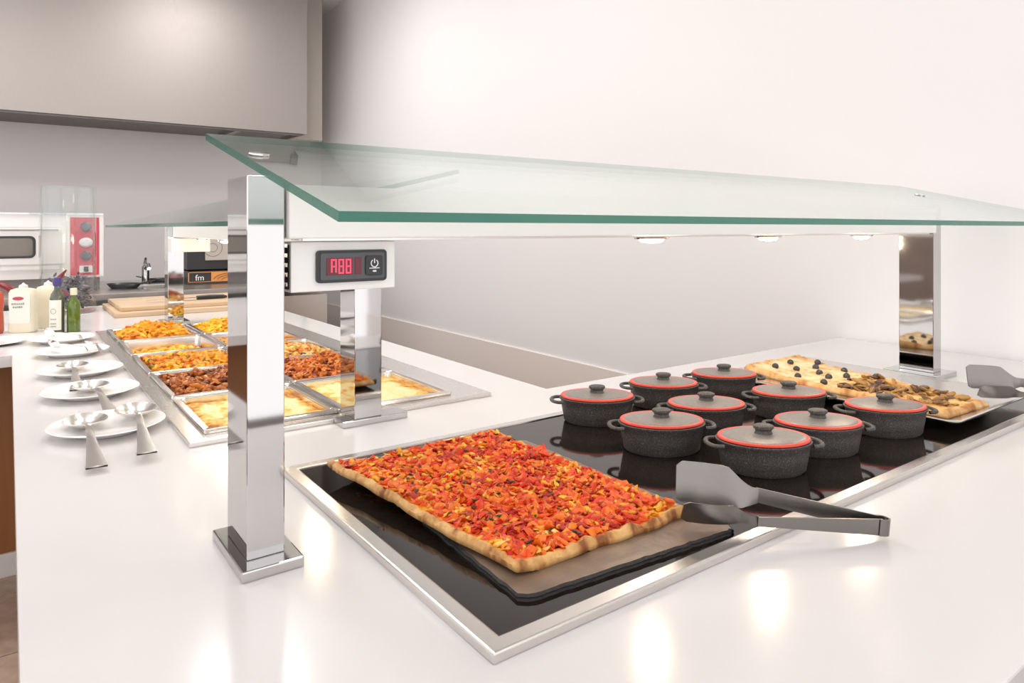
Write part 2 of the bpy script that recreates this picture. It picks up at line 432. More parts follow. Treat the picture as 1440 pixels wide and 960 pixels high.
G2 = [Vector((0.345, 1.40, Z(1.010))), Vector((0.865, 1.40, Z(1.31))), Vector((0.865, 3.52, Z(1.31))), Vector((0.345, 3.52, Z(1.010)))]
glass_panel('glass_shelf', 'clear sloping glass shelf above the steel pans of hot food', G2)
# round glass fixings
def fixing(label, x, y, z, sl, axis):
    mb = MB().lathe([(0.0, 0), (0.013, 0), (0.0135, 0.001), (0.013, 0.003), (0.0, 0.0035)], 24)
    o = mb.build('glass_clamp', 'chrome', smooth=True)
    o.location = (x, y, z); o.rotation_euler = (sl, 0, 0) if axis == 'x' else (0, -sl, 0)
    tag(o, label, 'clamp')
sl = math.atan(0.245)
g1z = lambda y: Z(1.014) + (y - 0.596) * (Z(1.3175) - Z(1.014)) / 0.52
fixing('flat steel glass clamp on the shelf above the corner post', 0.262, 0.918, g1z(0.918) + 0.0105, sl, 'x')
fixing('flat steel glass clamp on the shelf near the white wall', 2.122, 0.918, g1z(0.918) + 0.0105, sl, 'x')

def heat_bar(label, loc, rz, length, lamps, box_at):
    # local x runs along the bar, -y is the guest side
    t = thing('heat_lamp_bar', label, 'heat lamp', loc, rz)
    MB().box(0, length, -0.03, 0.034, 0, 0.068).build('beam', 'whitebox', t, bevel=0.002)
    MB().box(0.02, length - .02, -0.020, 0.024, -0.003, 0.001).build('reflector', 'steel', t)
    for u in lamps:
        h = MB().lathe([(0.0, 0.0), (0.03, 0.0), (0.027, -0.004), (0.0, -0.004)], 20, sx=1.5, sy=0.7, cx=u, cz=-0.003).build('lamp_holder', 'steel', t, smooth=True)
        MB().lathe([(0.0, -0.004), (0.012, -0.006), (0.013, -0.009), (0.010, -0.013), (0.0, -0.015)], 16, sx=2.4, sy=1, cx=u).build('bulb', 'bulb', h, smooth=True)
        L = bpy.data.lights.new('heat_bulb_light', 'POINT'); L.energy = 1.1; L.color = (1.0, 0.80, 0.58); L.shadow_soft_size = 0.022
        lo = bpy.data.objects.new('heat_bulb_light', L); COL.objects.link(lo); lo.parent = t; lo.location = (u, 0, -0.042)
    return t
def control_box(label, loc, lx=0.147, hz=0.0655, dy=0.075, full=True):
    t = thing('control_box', label, 'control box', loc)
    MB().box(0, lx, 0, dy, 0, hz).build('housing', 'whitebox', t, bevel=0.0015)
    if not full: return t
    # slotted end face
    s = MB().box(-0.0015, 0.001, 0.006, dy - 0.006, 0.004, hz - 0.004).build('vent_plate', 'hole', t)
    for k in range(5):
        zz = 0.008 + k * 0.0125
        MB().box(-0.003, -0.001, 0.008, dy - 0.008, zz, zz + 0.005).build('vent_slat', 'steel', s)
    cx, cz = 0.082, 0.0325
    fm = FRONT.copy(); fm.translation = Vector((cx, 0, cz))
    bz = MB().prism(rrect(0.050, 0.0215, 0.005), 0, 0.006, mat=fm).build('display_bezel', 'black', t, bevel=0.001)
    MB().prism(rrect(0.0455, 0.0175, 0.003), 0.006, 0.0072, mat=fm).build('display_face', 'bezel', bz)
    MB().box(cx - 0.0375, cx - 0.001, -0.0080, -0.0070, cz - 0.0115, cz + 0.0115).build('display_window', 'segoff', bz)
    MB().box(cx + 0.002, cx + 0.0115, -0.0080, -0.0070, cz - 0.0115, cz + 0.0115).build('display_window', 'segoff', bz)
    segs = {'A': 'abcefg', '8': 'abcdefg'}
    for i, ch in enumerate('A88'):
        ox = cx - 0.0315 + i * 0.0102; wd, hh, th = 0.0075, 0.0088, 0.0017
        P = {'a': (0, hh, wd, th), 'g': (0, 0, wd, th), 'd': (0, -hh, wd, th)}
        mb = MB()
        for sname in segs[ch]:
            if sname in P:
                _, zc, ww, tt = P[sname]; mb.box(ox, ox + ww, -0.0086, -0.0079, cz + zc - tt / 2, cz + zc + tt / 2)
            else:
                xx = ox if sname in 'ef' else ox + wd - th
                z0 = cz + (0.001 if sname in 'bf' else -hh + .001); mb.box(xx, xx + th, -0.0086, -0.0079, z0, z0 + hh - 0.002)
        mb.build('digit', 'segment', bz)
    fb = FRONT.copy(); fb.translation = Vector((cx + 0.0295, 0, cz))
    MB().prism(rrect(0.0125, 0.0135, 0.003), 0.0072, 0.0098, mat=fb).build('power_button', 'black', bz, bevel=0.0008)
    arc = [(cx + 0.0295 + 0.005 * math.sin(a), -0.0101, cz + 0.003 + 0.005 * math.cos(a)) for a in [0.6 + k * (2 * PI - 1.2) / 14 for k in range(15)]]
    mb = MB().tube(arc, 0.0008, 6); mb.tube([(cx + 0.0295, -0.0101, cz + 0.0095), (cx + 0.0295, -0.0101, cz + 0.003)], 0.0008, 6)
    mb.box(cx + 0.022, cx + 0.037, -0.0104, -0.0098, cz - 0.0042, cz - 0.0030); mb.box(cx + 0.027, cx + 0.032, -0.0104, -0.0098, cz - 0.0088, cz - 0.0065)
    mb.build('power_symbol', 'whiteprint', bz)
    return t
heat_bar('white heat lamp bar between the corner post and the post at the wall', (0.284, 0.893, 1.257), 0, 1.812, [0.69, 1.06, 1.46], 0)
heat_bar('heat lamp bar running above the pans of hot food', (0.615, 1.465, 1.232), PI / 2, 1.858, [0.20, 0.65, 1.10, 1.45], 0)
control_box('white control box with red digital display hanging under the heat lamp bar', (0.293, 0.885, 1.187))
control_box('small plain white control box on the post by the cutting board', (0.562, 3.24, 1.168), lx=0.155, hz=0.059, dy=0.083, full=False)

# ------------------------------------------------------------------ extraction hood and back kitchen
t = thing('extraction_hood', 'large pale brushed steel extraction hood hanging above the back kitchen', 'hood', (0, 6.0, 2.10))
MB().box(-3.3, 2.13, 0, 0.02, 0, 1.345).build('front_panel', 'hood', t, bevel=0.002)
MB().box(2.105, 2.13, 0.021, 0.89, 0, 1.345).build('side_panel', 'hood', t)
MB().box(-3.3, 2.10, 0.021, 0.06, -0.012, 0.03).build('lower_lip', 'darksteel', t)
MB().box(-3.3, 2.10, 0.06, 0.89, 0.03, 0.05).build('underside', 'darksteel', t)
MB().box(1.55, 1.60, 0.06, 0.86, -0.004, 0.03).build('filter_rail', 'hood', t)
MB().box(2.132, 2.40, 0.35, 0.89, 0.0, 1.345).build('side_duct', 'beigepanel', t, bevel=0.003)
MB().box(2.10, 2.16, -0.03, 0.36, 1.25, 1.345).build('top_bracket', 'darksteel', t)

t = thing('back_counter', 'stainless steel back kitchen counter with a sink below the hood', 'counter', (0, 4.75, 0))
bt = slab([-2.6, 0.70, 0.93, 1.9], [0, 0.25, 0.62, 1.15], lambda x, y: not (0.70 < x < 0.93 and 0.25 < y < 0.62), 0.84, 0.88)
bt.build('counter_top', 'worktop_steel', t, bevel=0.002)
MB().box(-2.55, 1.85, 0.05, 1.1, 0.0, 0.80).build('cabinet_body', 'steel', t)
sk = slab([0.71, 0.73, 0.90, 0.92], [0.26, 0.28, 0.59, 0.61], lambda x, y: not (0.73 < x < 0.90 and 0.28 < y < 0.59), 0.80, 0.875)
sk.box(0.71, 0.92, 0.26, 0.61, 0.801, 0.806); sk.build('sink_bowl', 'steel', t)
t = thing('faucet', 'chrome single lever faucet at the steel sink', 'faucet', (0.775, 5.43, 0.88))
MB().lathe([(0, 0), (0.032, 0), (0.032, 0.01), (0.024, 0.02), (0.024, 0.12), (0.02, 0.128), (0, 0.13)], 20).build('body', 'chrome', t, smooth=True)
MB().tube([(0, 0, 0.1), (0, -0.06, 0.135), (0, -0.12, 0.14), (0, -0.15, 0.115)], 0.013, 10).build('spout', 'chrome', t, smooth=True)
MB().tube([(0, 0.0, 0.125), (0.0, 0.02, 0.15), (0.01, 0.06, 0.178)], [0.016, 0.012, 0.008], 8).build('lever', 'chrome', t, smooth=True)
for lab, x, y, rz, k in (('black frying pan lying between the red panelled oven and the faucet', 0.61, 5.14, 2.6, .68), ('black griddle pan standing beside the chrome faucet', 0.90, 5.59, -0.3, .58)):
    t = thing('frying_pan', lab, 'pan', (x, y, 0.88), rz)
    t.scale = (k, k, k)
    MB().lathe([(0.0, 0), (0.10, 0), (0.135, 0.045), (0.132, 0.045), (0.096, 0.005), (0, 0.005)], 28, sx=1.15, sy=0.9).build('pan_body', 'black', t, smooth=True)
    MB().tube([(-0.14, 0, 0.042), (-0.2, 0, 0.055), (-0.28, 0, 0.075)], [0.012, 0.014, 0.011], 8, flat=0.6).build('pan_handle', 'black', t, smooth=True)

# deck oven with red control panel
t = thing('pizza_oven', 'pale steel deck oven with rounded window and red control panel', 'oven', (0, 5.2, 0.88))
MB().box(-1.2, 0.50, 0.0, 0.62, 0.075, 0.487).build('oven_body', 'ovenwhite', t, bevel=0.004)
MB().box(-1.15, 0.48, 0.03, 0.6, 0.0, 0.075).build('oven_base', 'darksteel', t)
fm = FRONT.copy(); fm.translation = Vector((-0.37, 0, 0.285))
dr = MB().prism(rrect(0.66, 0.118, 0.02), 0, 0.02, mat=fm).build('oven_door', 'ovenwhite', t, bevel=0.002)
fm2 = FRONT.copy(); fm2.translation = Vector((-0.465, -0.02, 0.275))
gasket = MB()
o1, o2 = rrect(0.60, 0.068, 0.03, 6), rrect(0.585, 0.055, 0.022, 6)
n = len(o1); vv = [fm2 @ Vector((x, y, 0)) for x, y in o1] + [fm2 @ Vector((x, y, 0)) for x, y in o2] + [fm2 @ Vector((x, y, 0.006)) for x, y in o1] + [fm2 @ Vector((x, y, 0.006)) for x, y in o2]
ff = []
for i in range(n):
    j = (i + 1) % n
    ff += [(2 * n + i, 2 * n + j, 3 * n + j, 3 * n + i), (i, j, 2 * n + j, 2 * n + i), (n + i, 3 * n + i, 3 * n + j, n + j)]
gasket.add(vv, ff); gasket.build('window_gasket', 'black', dr)
MB().prism(rrect(0.585, 0.055, 0.022, 6), 0, 0.003, mat=fm2).build('window_pane', 'ovendark', dr)
MB().tube([(-1.15, -0.05, 0.385), (0.25, -0.05, 0.385)], 0.012, 10).build('door_handle', 'ovenwhite', dr, smooth=True)
MB().box(-1.2, 0.26, -0.02, 0, 0.135, 0.155).build('drip_rail', 'ovenwhite', t)
fm = FRONT.copy(); fm.translation = Vector((0.393, 0, 0.275))
cp = MB().prism(rrect(0.078, 0.185, 0.006), 0, 0.012, mat=fm).build('control_panel', 'pinkred', t)
MB().box(0.474, 0.497, -0.014, 0, 0.085, 0.465).build('panel_edge', 'whitetrim', t)
for z, kind in ((0.40, 0), (0.30, 1), (0.215, 0), (0.13, 2)):
    fk = FRONT.copy(); fk.translation = Vector((0.40, -0.012, z))
    if kind == 2:
        MB().prism(rrect(0.036, 0.022, 0.004), 0, 0.006, mat=fk).build('switch_plate', 'whitetrim', cp)
        MB().prism(rrect(0.013, 0.016, 0.003), 0.006, 0.012, mat=fk).build('switch', 'black', cp)
    else:
        MB().lathe([(0, 0), (0.031, 0), (0.029, 0.012), (0.02, 0.02), (0, 0.021)], 20, mat=fk, sx=1.25 if kind else 1).build('dial' if kind else 'knob', 'whitetrim' if kind else 'bezel', cp, smooth=True)
MB().box(-1.0, 0.495, -0.02, -0.005, 0.475, 0.487).build('top_trim', 'chrome', t)

# black counter-top oven with printed base
t = thing('countertop_oven', 'black countertop oven with beige round emblem door and printed base', 'oven', (1.0, 5.2, 0.88))
MB().box(0, 0.85, 0.0, 0.5, 0.10, 0.36).build('oven_body', 'black', t, bevel=0.004)
d = MB().box(0.115, 0.80, -0.014, 0, 0.165, 0.345).build('oven_door', 'beigepanel', t, bevel=0.003)
fk = FRONT.copy(); fk.translation = Vector((0.19, -0.0142, 0.255))
ring = [(0.165 + 0.062 * math.cos(2 * PI * k / 40), -0.0145, 0.255 + 0.062 * math.sin(2 * PI * k / 40)) for k in range(40)]
MB().tube(ring, 0.0016, 6, closed=True).build('round_emblem', 'darksteel', d, smooth=True)
ring = [(0.165 + 0.03 * math.cos(2 * PI * k / 24), -0.0145, 0.255 + 0.03 * math.sin(2 * PI * k / 24)) for k in range(24)]
MB().tube(ring, 0.0014, 6, closed=True).build('round_emblem', 'darksteel', d, smooth=True)
b = MB().box(0, 0.85, -0.03, 0.5, 0.0, 0.092).build('base_plinth', 'black', t, bevel=0.002)
fr = MB(); fr.box(0.0, 0.85, -0.034, -0.03, 0.082, 0.086); fr.box(0.0, 0.85, -0.034, -0.03, 0.016, 0.019); fr.box(0.0, 0.006, -0.034, -0.03, 0.016, 0.086)
fr.build('printed_border', 'orange', b)
mt = FRONT.copy(); mt.translation = Vector((0.075, -0.031, 0.045)); text_mesh('fm', 0.058, 'printed_letters', 'whiteprint', b, mt)
MB().box(0.150, 0.285, -0.034, -0.03, 0.02, 0.082).build('printed_patch', 'orange', b)
for k, rr in enumerate((0.05, 0.075, 0.10)):
    arc = []
    for q in range(9):
        a = math.radians(95 + q * 8.5); x = 0.270 + rr * 1.1 * math.cos(a); z = 0.018 + rr * 0.55 * math.sin(a)
        if x > 0.155: arc.append((x, -0.035, z))
    if len(arc) > 2: MB().tube(arc, 0.0035, 6, flat=0.3).build('printed_wave', 'black', b)
t = thing('storage_cabinet', 'tall pale storage cabinet standing in the aisle by the long white wall', 'cabinet', (2.0, 6.0, 0))
MB().box(0, 0.26, 0.0, 0.7, 0.06, 1.25).build('cabinet_body', 'whitebox', t, bevel=0.004)
MB().box(0.01, 0.25, -0.02, -0.002, 0.08, 1.23).build('cabinet_door', 'beigepanel', t, bevel=0.003)
MB().box(0.02, 0.24, 0.02, 0.68, 0, 0.06).build('plinth', 'black', t)
t = thing('steel_rack', 'narrow dark steel rack beside the tall pale cabinet', 'rack', (1.93, 6.0, 0))
for yy in (0, 0.5):
    MB().box(-0.02, 0.015, yy, yy + 0.03, 0, 1.2).build('upright', 'darksteel', t)
for zz in (0.35, 0.75, 1.15):
    MB().box(-0.02, 0.015, 0.032, 0.498, zz, zz + 0.02).build('cross_bar', 'darksteel', t)

# cutting boards, knife
tag(MB().box(0.40, 1.08, 3.70, 4.24, CZ, CZ + 0.022).build('cutting_board', 'board', bevel=0.004), 'thick beech cutting board lying flat on the worktop, lower of two', 'cutting board')
tag(MB().box(0.43, 1.09, 3.76, 4.27, CZ + 0.0225, CZ + 0.043).build('cutting_board', 'board', bevel=0.004), 'pale beech cutting board stacked on another board, upper of two', 'cutting board')
t = thing('kitchen_knife', 'kitchen knife with black handle lying on the cutting board', 'knife', (0.80, 3.92, CZ + 0.0435), 0.0)
MB().tube([(0, 0, 0.012), (0.06, 0.004, 0.013), (0.13, -0.004, 0.012), (0.15, -0.01, 0.010)], [0.011, 0.0125, 0.011, 0.006], 10).build('handle', 'rubber', t, smooth=True)
MB().prism([(0.0, 0.012), (-0.02, 0.014), (-0.2, 0.006), (-0.24, -0.012), (-0.02, -0.016), (0.0, -0.01)], 0.010, 0.0125).build('blade', 'cutlery', t)

# ------------------------------------------------------------------ vase, bottles
t = thing('glass_vase', 'tall clear glass cylinder vase part filled with grey dried leaves', 'vase', (0.24, 4.10, CZ))
MB().lathe([(0, 0), (0.118, 0), (0.121, 0.004), (0.121, 0.628), (0.116, 0.630), (0.114, 0.626), (0.114, 0.014), (0, 0.014)], 48).build('glass_wall', 'vaseglass', t, smooth=True)
mb = MB()
for k in range(420):
    a = R.uniform(0, 6.28); r = 0.098 * math.sqrt(R.random()); z = 0.02 + 0.17 * R.random() * (0.7 + 0.3 * math.sin(a * 2))
    rot = Matrix.Rotation(R.uniform(0, 6.28), 3, 'Z') @ Matrix.Rotation(R.uniform(-1.4, 1.4), 3, 'X') @ Matrix.Rotation(R.uniform(-1.4, 1.4), 3, 'Y')
    chunk(mb, (r * math.cos(a), r * math.sin(a), z + 0.008), (0.016, 0.007, 0.003), jitter((0.23, 0.21, 0.25) if R.random() < .6 else (0.09, 0.085, 0.10), .3), rot, 0.4)
tag(mb.build('dried_leaves', 'food', t, smooth=True), kind='stuff')

def squeeze_bottle(label, x, y, hx, hy, h, mat, rz, front):
    t = thing('sauce_bottle', label, 'bottle', (x, y, CZ), rz)
    mb = MB(); L = []
    lev = [(0, .88), (0.006, 1), (h * .35, .97), (h * .5, .93), (h * .66, 1), (h * .9, .98), (h * .97, .85), (h, .5)]
    ring = rrect(hx, hy, min(hx, hy) * .6, 5); n = len(ring); v = []; f = []
    for z, s in lev: v += [(px * s, py * s, z) for px, py in ring]
    for i in range(len(lev) - 1):
        for k in range(n): f.append((i * n + k, i * n + (k + 1) % n, (i + 1) * n + (k + 1) % n, (i + 1) * n + k))
    f += [tuple(reversed(range(n))), tuple((len(lev) - 1) * n + k for k in range(n))]
    mb.add(v, f); mb.build('bottle_body', mat, t, smooth=True)
    MB().lathe([(0, 0), (hy * .55, 0), (hy * .5, 0.012), (hy * .2, 0.016), (0.002, 0.022), (0, 0.022)], 16, cz=h).build('cap', 'whitetrim', t, smooth=True)
    if front:
        fm = FRONT.copy(); fm.translation = Vector((0, -hy * 1.0, h * .56))
        lb = MB().prism(rrect(hx * .78, h * .34, 0.008), -0.002, 0.0022, mat=fm).build('label', 'label', t)
        fm = FRONT.copy(); fm.translation = Vector((-hx * .1, -hy * 1.0, h * .78))
        MB().lathe([(0, 0.002), (hx * .42, 0.002), (hx * .42, 0.0032), (0, 0.0032)], 20, sy=0.36, mat=fm).build('logo', 'labelred', lb)
        mb = MB()
        for q, (u0, u1) in enumerate(((-.6, .35), (-.5, .25))):
            zz = h * (.64 - q * .075); u = u0
            while u < u1:
                ww = R.uniform(.06, .14); mb.box(hx * u, hx * (u + ww), -hy - .0032, -hy - .002, zz, zz + h * R.uniform(.03, .05)); u += ww + .04
        mb.build('label_text', 'labelgrey', lb)
    return t
squeeze_bottle('cream coloured sauce bottle with red logo label on the worktop', 0.048, 3.43, 0.048, 0.03, 0.178, 'mayo', -0.42, True)
squeeze_bottle('plain cream sauce bottle behind the bottle with the red logo', 0.135, 3.52, 0.042, 0.03, 0.178, 'mayo', -0.6, False)
squeeze_bottle('red sauce bottle beside the cream labelled sauce bottle', -0.058, 3.46, 0.04, 0.033, 0.17, 'ketchup', -0.4, False)
def oil_bottle(label, x, y, r, h, glass, cap, lab):
    t = thing('oil_bottle', label, 'bottle', (x, y, CZ), -0.6)
    MB().lathe([(0, 0), (r * .95, 0), (r, 0.004), (r, h * .62), (r * .85, h * .7), (r * .45, h * .78), (r * .40, h * .86), (0, h * .86)], 24).build('bottle_body', glass, t, smooth=True)
    MB().lathe([(0, 0), (r * .52, 0), (r * .52, h * .14), (r * .45, h * .155), (0, h * .155)], 20, cz=h * .845).build('cap', cap, t, smooth=True)
    if lab:
        v = []; f = []; N = 12
        for k in range(N + 1):
            a = -PI / 2 - 1.1 + 2.2 * k / N
            for z in (h * .06, h * .60): v.append(((r + .0008) * math.cos(a), (r + .0008) * math.sin(a), z))
        for k in range(N): f.append((2 * k, 2 * k + 2, 2 * k + 3, 2 * k + 1))
        lb = MB().add(v, f).build('label', 'label', t)
        rg = [((r + .0014) * math.sin(0.38 * math.cos(q)), -(r + .0014) * math.cos(0.38 * math.cos(q)), h * .40 + r * .38 * math.sin(q)) for q in [2 * PI * k / 20 for k in range(20)]]
        mb = MB().tube(rg, 0.0009, 5, closed=True)
        for zz in (.12, .17, .25): mb.box(-r * .4, r * .4, -r - .002, -r * .9, h * zz, h * zz + .003)
        mb.build('label_print', 'labelgrey', lb)
oil_bottle('dark oil bottle with blue capsule and white printed label', 0.158, 3.33, 0.026, 0.222, 'darkglass', 'bluecap', True)
oil_bottle('green glass oil bottle with cream cap beside the labelled bottle', 0.213, 3.315, 0.024, 0.178, 'greenglass', 'creamcap', False)
t = thing('ceramic_pot', 'white ceramic pot behind the cream sauce bottles', 'pot', (0.10, 3.72, CZ))
MB().lathe([(0, 0), (0.06, 0), (0.085, 0.05), (0.08, 0.14), (0.076, 0.14), (0.078, 0.05), (0.055, 0.008), (0, 0.008)], 28).build('pot_wall', 'plate', t, smooth=True)
MB().lathe([(0.079, 0.136), (0.083, 0.14), (0.081, 0.145), (0.076, 0.141)], 28).build('pot_rim', 'plate', t, smooth=True)
for lab, dx, dy, ang, lean, ln in (('dark red dried chili leaning out of the white pot over the sauce bottle', -0.05, -0.02, 2.6, 1.1, 0.20), ('dark red dried chili with curled tip standing in the white pot', 0.045, -0.03, -0.5, 0.45, 0.15), ('short dark red dried chili hanging over the rim of the white pot', 0.05, -0.05, -1.0, 1.3, 0.12)):
    pts = []
    for k in range(9):
        s = k / 8; r = ln * s
        pts.append((0.10 + dx + math.cos(ang) * r * math.sin(lean * (0.5 + .6 * s)), 3.72 + dy + math.sin(ang) * r * math.sin(lean * (.5 + .6 * s)), CZ + 0.10 + r * math.cos(lean * (.5 + .5 * s)) ))
    rad = [0.004, 0.009, 0.016, 0.018, 0.017, 0.014, 0.011, 0.007, 0.003]
    tag(MB().tube(pts, rad, 9).build('dried_chili', 'chili', smooth=True), lab, 'chili', 'dried chilies in the pot')

# ------------------------------------------------------------------ food well, pans
t = thing('food_well_frame', 'brushed steel frame of the hot food well set in the worktop', 'food well', ((WX0 + WX1) / 2, WY0, CZ))
ox = (WX0 + WX1) / 2
PX = [0.3125, 0.6015, 0.8905]; PY = [1.468 + k * 0.341 for k in range(6)]
fr = slab([WX0 - ox, PX[0] + .014 - ox, PX[1] - .012 - ox, PX[1] + .012 - ox, PX[2] - .014 - ox, WX1 - ox],
          [0] + [q for k in range(5) for q in (PY[k] + .013 - WY0, PY[k + 1] - .013 - WY0)] + [WY1 - WY0],
          lambda x, y: not any(PX[c] + .0125 < x + ox < PX[c + 1] - .0115 and PY[k] + .012 < y + WY0 < PY[k + 1] - .012 for c in (0, 1) for k in range(5)), 0.0, 0.010)
fr.build('rim_frame', 'steel_y', t, bevel=0.0015)
def pan_mesh():
    hx, hy = 0.1425, 0.168
    prof = [(0, 0, .009), (0, 0.0035, .009), (-0.011, 0.0035, .013), (-0.014, 0.0, .016), (-0.020, -0.1, .03), (-0.024, -0.104, .03)]
    inner = [(-0.0155, 0.0, .015), (-0.021, -0.098, .028)]
    mb = MB(); rings = []
    def ring(d, z, r): return [(x, y, z) for x, y in rrect(hx + d, hy + d, r, 4)]
    seq = [ring(-0.024, -0.104, .03), ring(-0.0175, -0.004, .014), ring(0, -0.004, .009), ring(0.001, 0.001, .010), ring(-0.001, 0.0035, .009), ring(-0.012, 0.0030, .014), ring(-0.0155, -0.001, .016), ring(-0.0225, -0.100, .03)]
    n = len(seq[0]); v = [p for q in seq for p in q]; f = []
    for i in range(len(seq) - 1):
        for k in range(n): f.append((i * n + k, i * n + (k + 1) % n, (i + 1) * n + (k + 1) % n, (i + 1) * n + k))
    f += [tuple(range(n)), tuple((len(seq) - 1) * n + k for k in range(n))]
    mb.add(v, f); return mb
PZ = CZ + 0.0145
names = [['front left', 0]]
pan_labels = {
    (0, 0): 'steel pan holding the smaller seen browned lasagne next to the serving spoons', (1, 0): 'steel pan holding the pale lasagne next to the aisle side of the well',
    (0, 1): 'steel pan holding dark brown meat stew', (1, 1): 'steel pan holding chopped reddish brown meat',
    (0, 2): 'steel pan holding orange and yellow vegetable stew', (1, 2): 'steel pan holding pasta with dark vegetable pieces',
    (0, 3): 'nearly empty deep steel pan with a little yellow pasta', (1, 3): 'steel pan with a low layer of orange rice',
    (0, 4): 'steel pan heaped with orange pasta beside the sauce bottles end', (1, 4): 'steel pan heaped with yellow rice by the cutting board'}
pan_labels[(0, 0)] = 'steel pan holding the browned lasagne next to the serving spoons'
pm = None
for (c, k), lab in pan_labels.items():
    if pm is None:
        pm = pan_mesh().build('food_pan', 'pansteel', smooth=True); o = pm
    else:
        o = pm.copy(); COL.objects.link(o)
    o.location = ((PX[c] + PX[c + 1]) / 2, (PY[k] + PY[k + 1]) / 2, PZ)
    tag(o, lab, 'food pan', 'steel pans in the food well')

def nz(x, y, s, o=0): return noise.fractal(Vector((x * s + o, y * s - o, o * .37)), 1.0, 2.0, 4)
def lerp(a, b, k): return tuple(a[i] + (b[i] - a[i]) * k for i in range(3))
def ramp(stops, k):
    k = max(stops[0][0], min(stops[-1][0], k))
    for (p0, c0), (p1, c1) in zip(stops, stops[1:]):
        if k <= p1: return lerp(c0, c1, (k - p0) / max(1e-6, p1 - p0))
    return stops[-1][1]
def surface(nx, ny, fx, colf, bottom):
    """closed slab with a shaped, coloured top: fx(u,v)->Vector top point"""
    mb = MB(); v = []; c = []
    for j in range(ny + 1):
        for i in range(nx + 1):
            u, w_ = i / nx, j / ny; p = fx(u, w_); v.append(p); c.append(colf(u, w_, p))
    n1 = len(v); f = []
    W = nx + 1
    for j in range(ny):
        for i in range(nx): f.append((j * W + i, j * W + i + 1, (j + 1) * W + i + 1, (j + 1) * W + i))
    loop = [i for i in range(W)] + [j * W + nx for j in range(1, ny + 1)] + [ny * W + i for i in range(nx - 1, -1, -1)] + [j * W for j in range(ny - 1, 0, -1)]
    for q in loop:
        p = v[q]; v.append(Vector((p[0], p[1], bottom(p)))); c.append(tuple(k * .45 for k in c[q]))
    L = len(loop)
    for k in range(L): f.append((loop[k], n1 + k, n1 + (k + 1) % L, loop[(k + 1) % L]))
    f.append(tuple(n1 + k for k in range(L)))
    mb.v = [tuple(p) for p in v]; mb.f = f; mb.c = c; mb.mi = [0] * len(f)
    return mb
HX, HY = 0.124, 0.150
def lasagne(c, k, label, seed, pale):
    cx, cy = (PX[c] + PX[c + 1]) / 2, (PY[k] + PY[k + 1]) / 2
    st = [(0.0, (0.86, 0.74, 0.42)), (0.36, (0.86, 0.70, 0.34)), (0.50, (0.84, 0.50, 0.09)), (0.68, (0.68, 0.28, 0.03)), (0.9, (0.34, 0.11, 0.015))]
    def top(u, v):
        x, y = (u * 2 - 1) * HX, (v * 2 - 1) * HY
        return Vector((x, y, -0.010 + 0.005 * nz(x, y, 22, seed) + 0.003 * nz(x, y, 90, seed) - 0.004 * max(abs(2 * u - 1), abs(2 * v - 1)) ** 4))
    def cf(u, v, p):
        e = max(abs(2 * u - 1), abs(2 * v - 1))
        b = 0.32 + 0.42 * max(0, e - 0.62) / 0.38 + 0.40 * nz(p[0], p[1], 18, seed + 3) + .25 * nz(p[0], p[1], 70, seed) - pale
        return ramp(st, b)
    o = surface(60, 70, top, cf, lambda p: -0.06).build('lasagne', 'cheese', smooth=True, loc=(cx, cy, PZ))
    tag(o, label, 'lasagne', 'cheese topped lasagnes')
lasagne(0, 0, 'lasagne with browned bubbled cheese top next to the serving spoons', 3, 0.02)
lasagne(1, 0, 'pale lasagne with thin golden border next to the aisle side', 9, 0.14)
def heap(c, k, name, label, cat, level, dome, n, size, cols, elong, seed, tubes=False, base=(0.5, 0.2, 0.03)):
    cx, cy = (PX[c] + PX[c + 1]) / 2, (PY[k] + PY[k + 1]) / 2
    def hgt(x, y):
        e = max(abs(x) / HX, abs(y) / HY)
        return level + dome * (1 - e * e) + 0.012 * nz(x, y, 14, seed)
    def top(u, v):
        x, y = (u * 2 - 1) * HX * .98, (v * 2 - 1) * HY * .98
        return Vector((x, y, hgt(x, y) - size * .5))
    mb = surface(20, 24, top, lambda u, v, p: base, lambda p: -0.085)
    for _ in range(n):
        x, y = R.uniform(-1, 1) * (HX - size), R.uniform(-1, 1) * (HY - size)
        s = size * R.uniform(.65, 1.25)
        kk = nz(x, y, 16, seed + 5) * .5 + .5 + R.uniform(-.25, .25)
        col = jitter(cols[max(0, min(len(cols) - 1, int(kk * len(cols))))], .18)
        chunk(mb, (x, y, hgt(x, y) + R.uniform(-.3, .35) * size), (s * elong, s * .62, s * .55), col, None, 0.5)
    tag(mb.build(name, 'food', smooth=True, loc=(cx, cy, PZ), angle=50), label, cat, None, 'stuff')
heap(0, 1, 'meat_stew', 'dark brown meat stew in a steel pan', 'stew', -0.012, 0.018, 620, 0.011, [(0.10, 0.022, 0.008), (0.30, 0.075, 0.015), (0.42, 0.12, 0.025), (0.52, 0.18, 0.03), (0.20, 0.05, 0.012)], 1.3, 21, base=(0.2, .05, .012))
heap(1, 1, 'chopped_meat', 'reddish brown chopped meat heaped in a steel pan', 'meat', -0.008, 0.024, 700, 0.0095, [(0.22, 0.04, 0.012), (0.45, 0.11, 0.02), (0.55, 0.14, 0.02), (0.62, 0.20, 0.03), (0.16, 0.03, 0.01)], 1.2, 33, base=(0.3, .06, .015))
heap(0, 2, 'vegetable_stew', 'orange and yellow vegetable stew in a steel pan', 'stew', -0.012, 0.016, 520, 0.012, [(0.55, 0.10, 0.015), (0.72, 0.25, 0.02), (0.82, 0.42, 0.02), (0.80, 0.36, 0.02), (0.70, 0.20, 0.02), (0.25, 0.14, 0.02)], 1.35, 45, base=(.6, .2, .02))
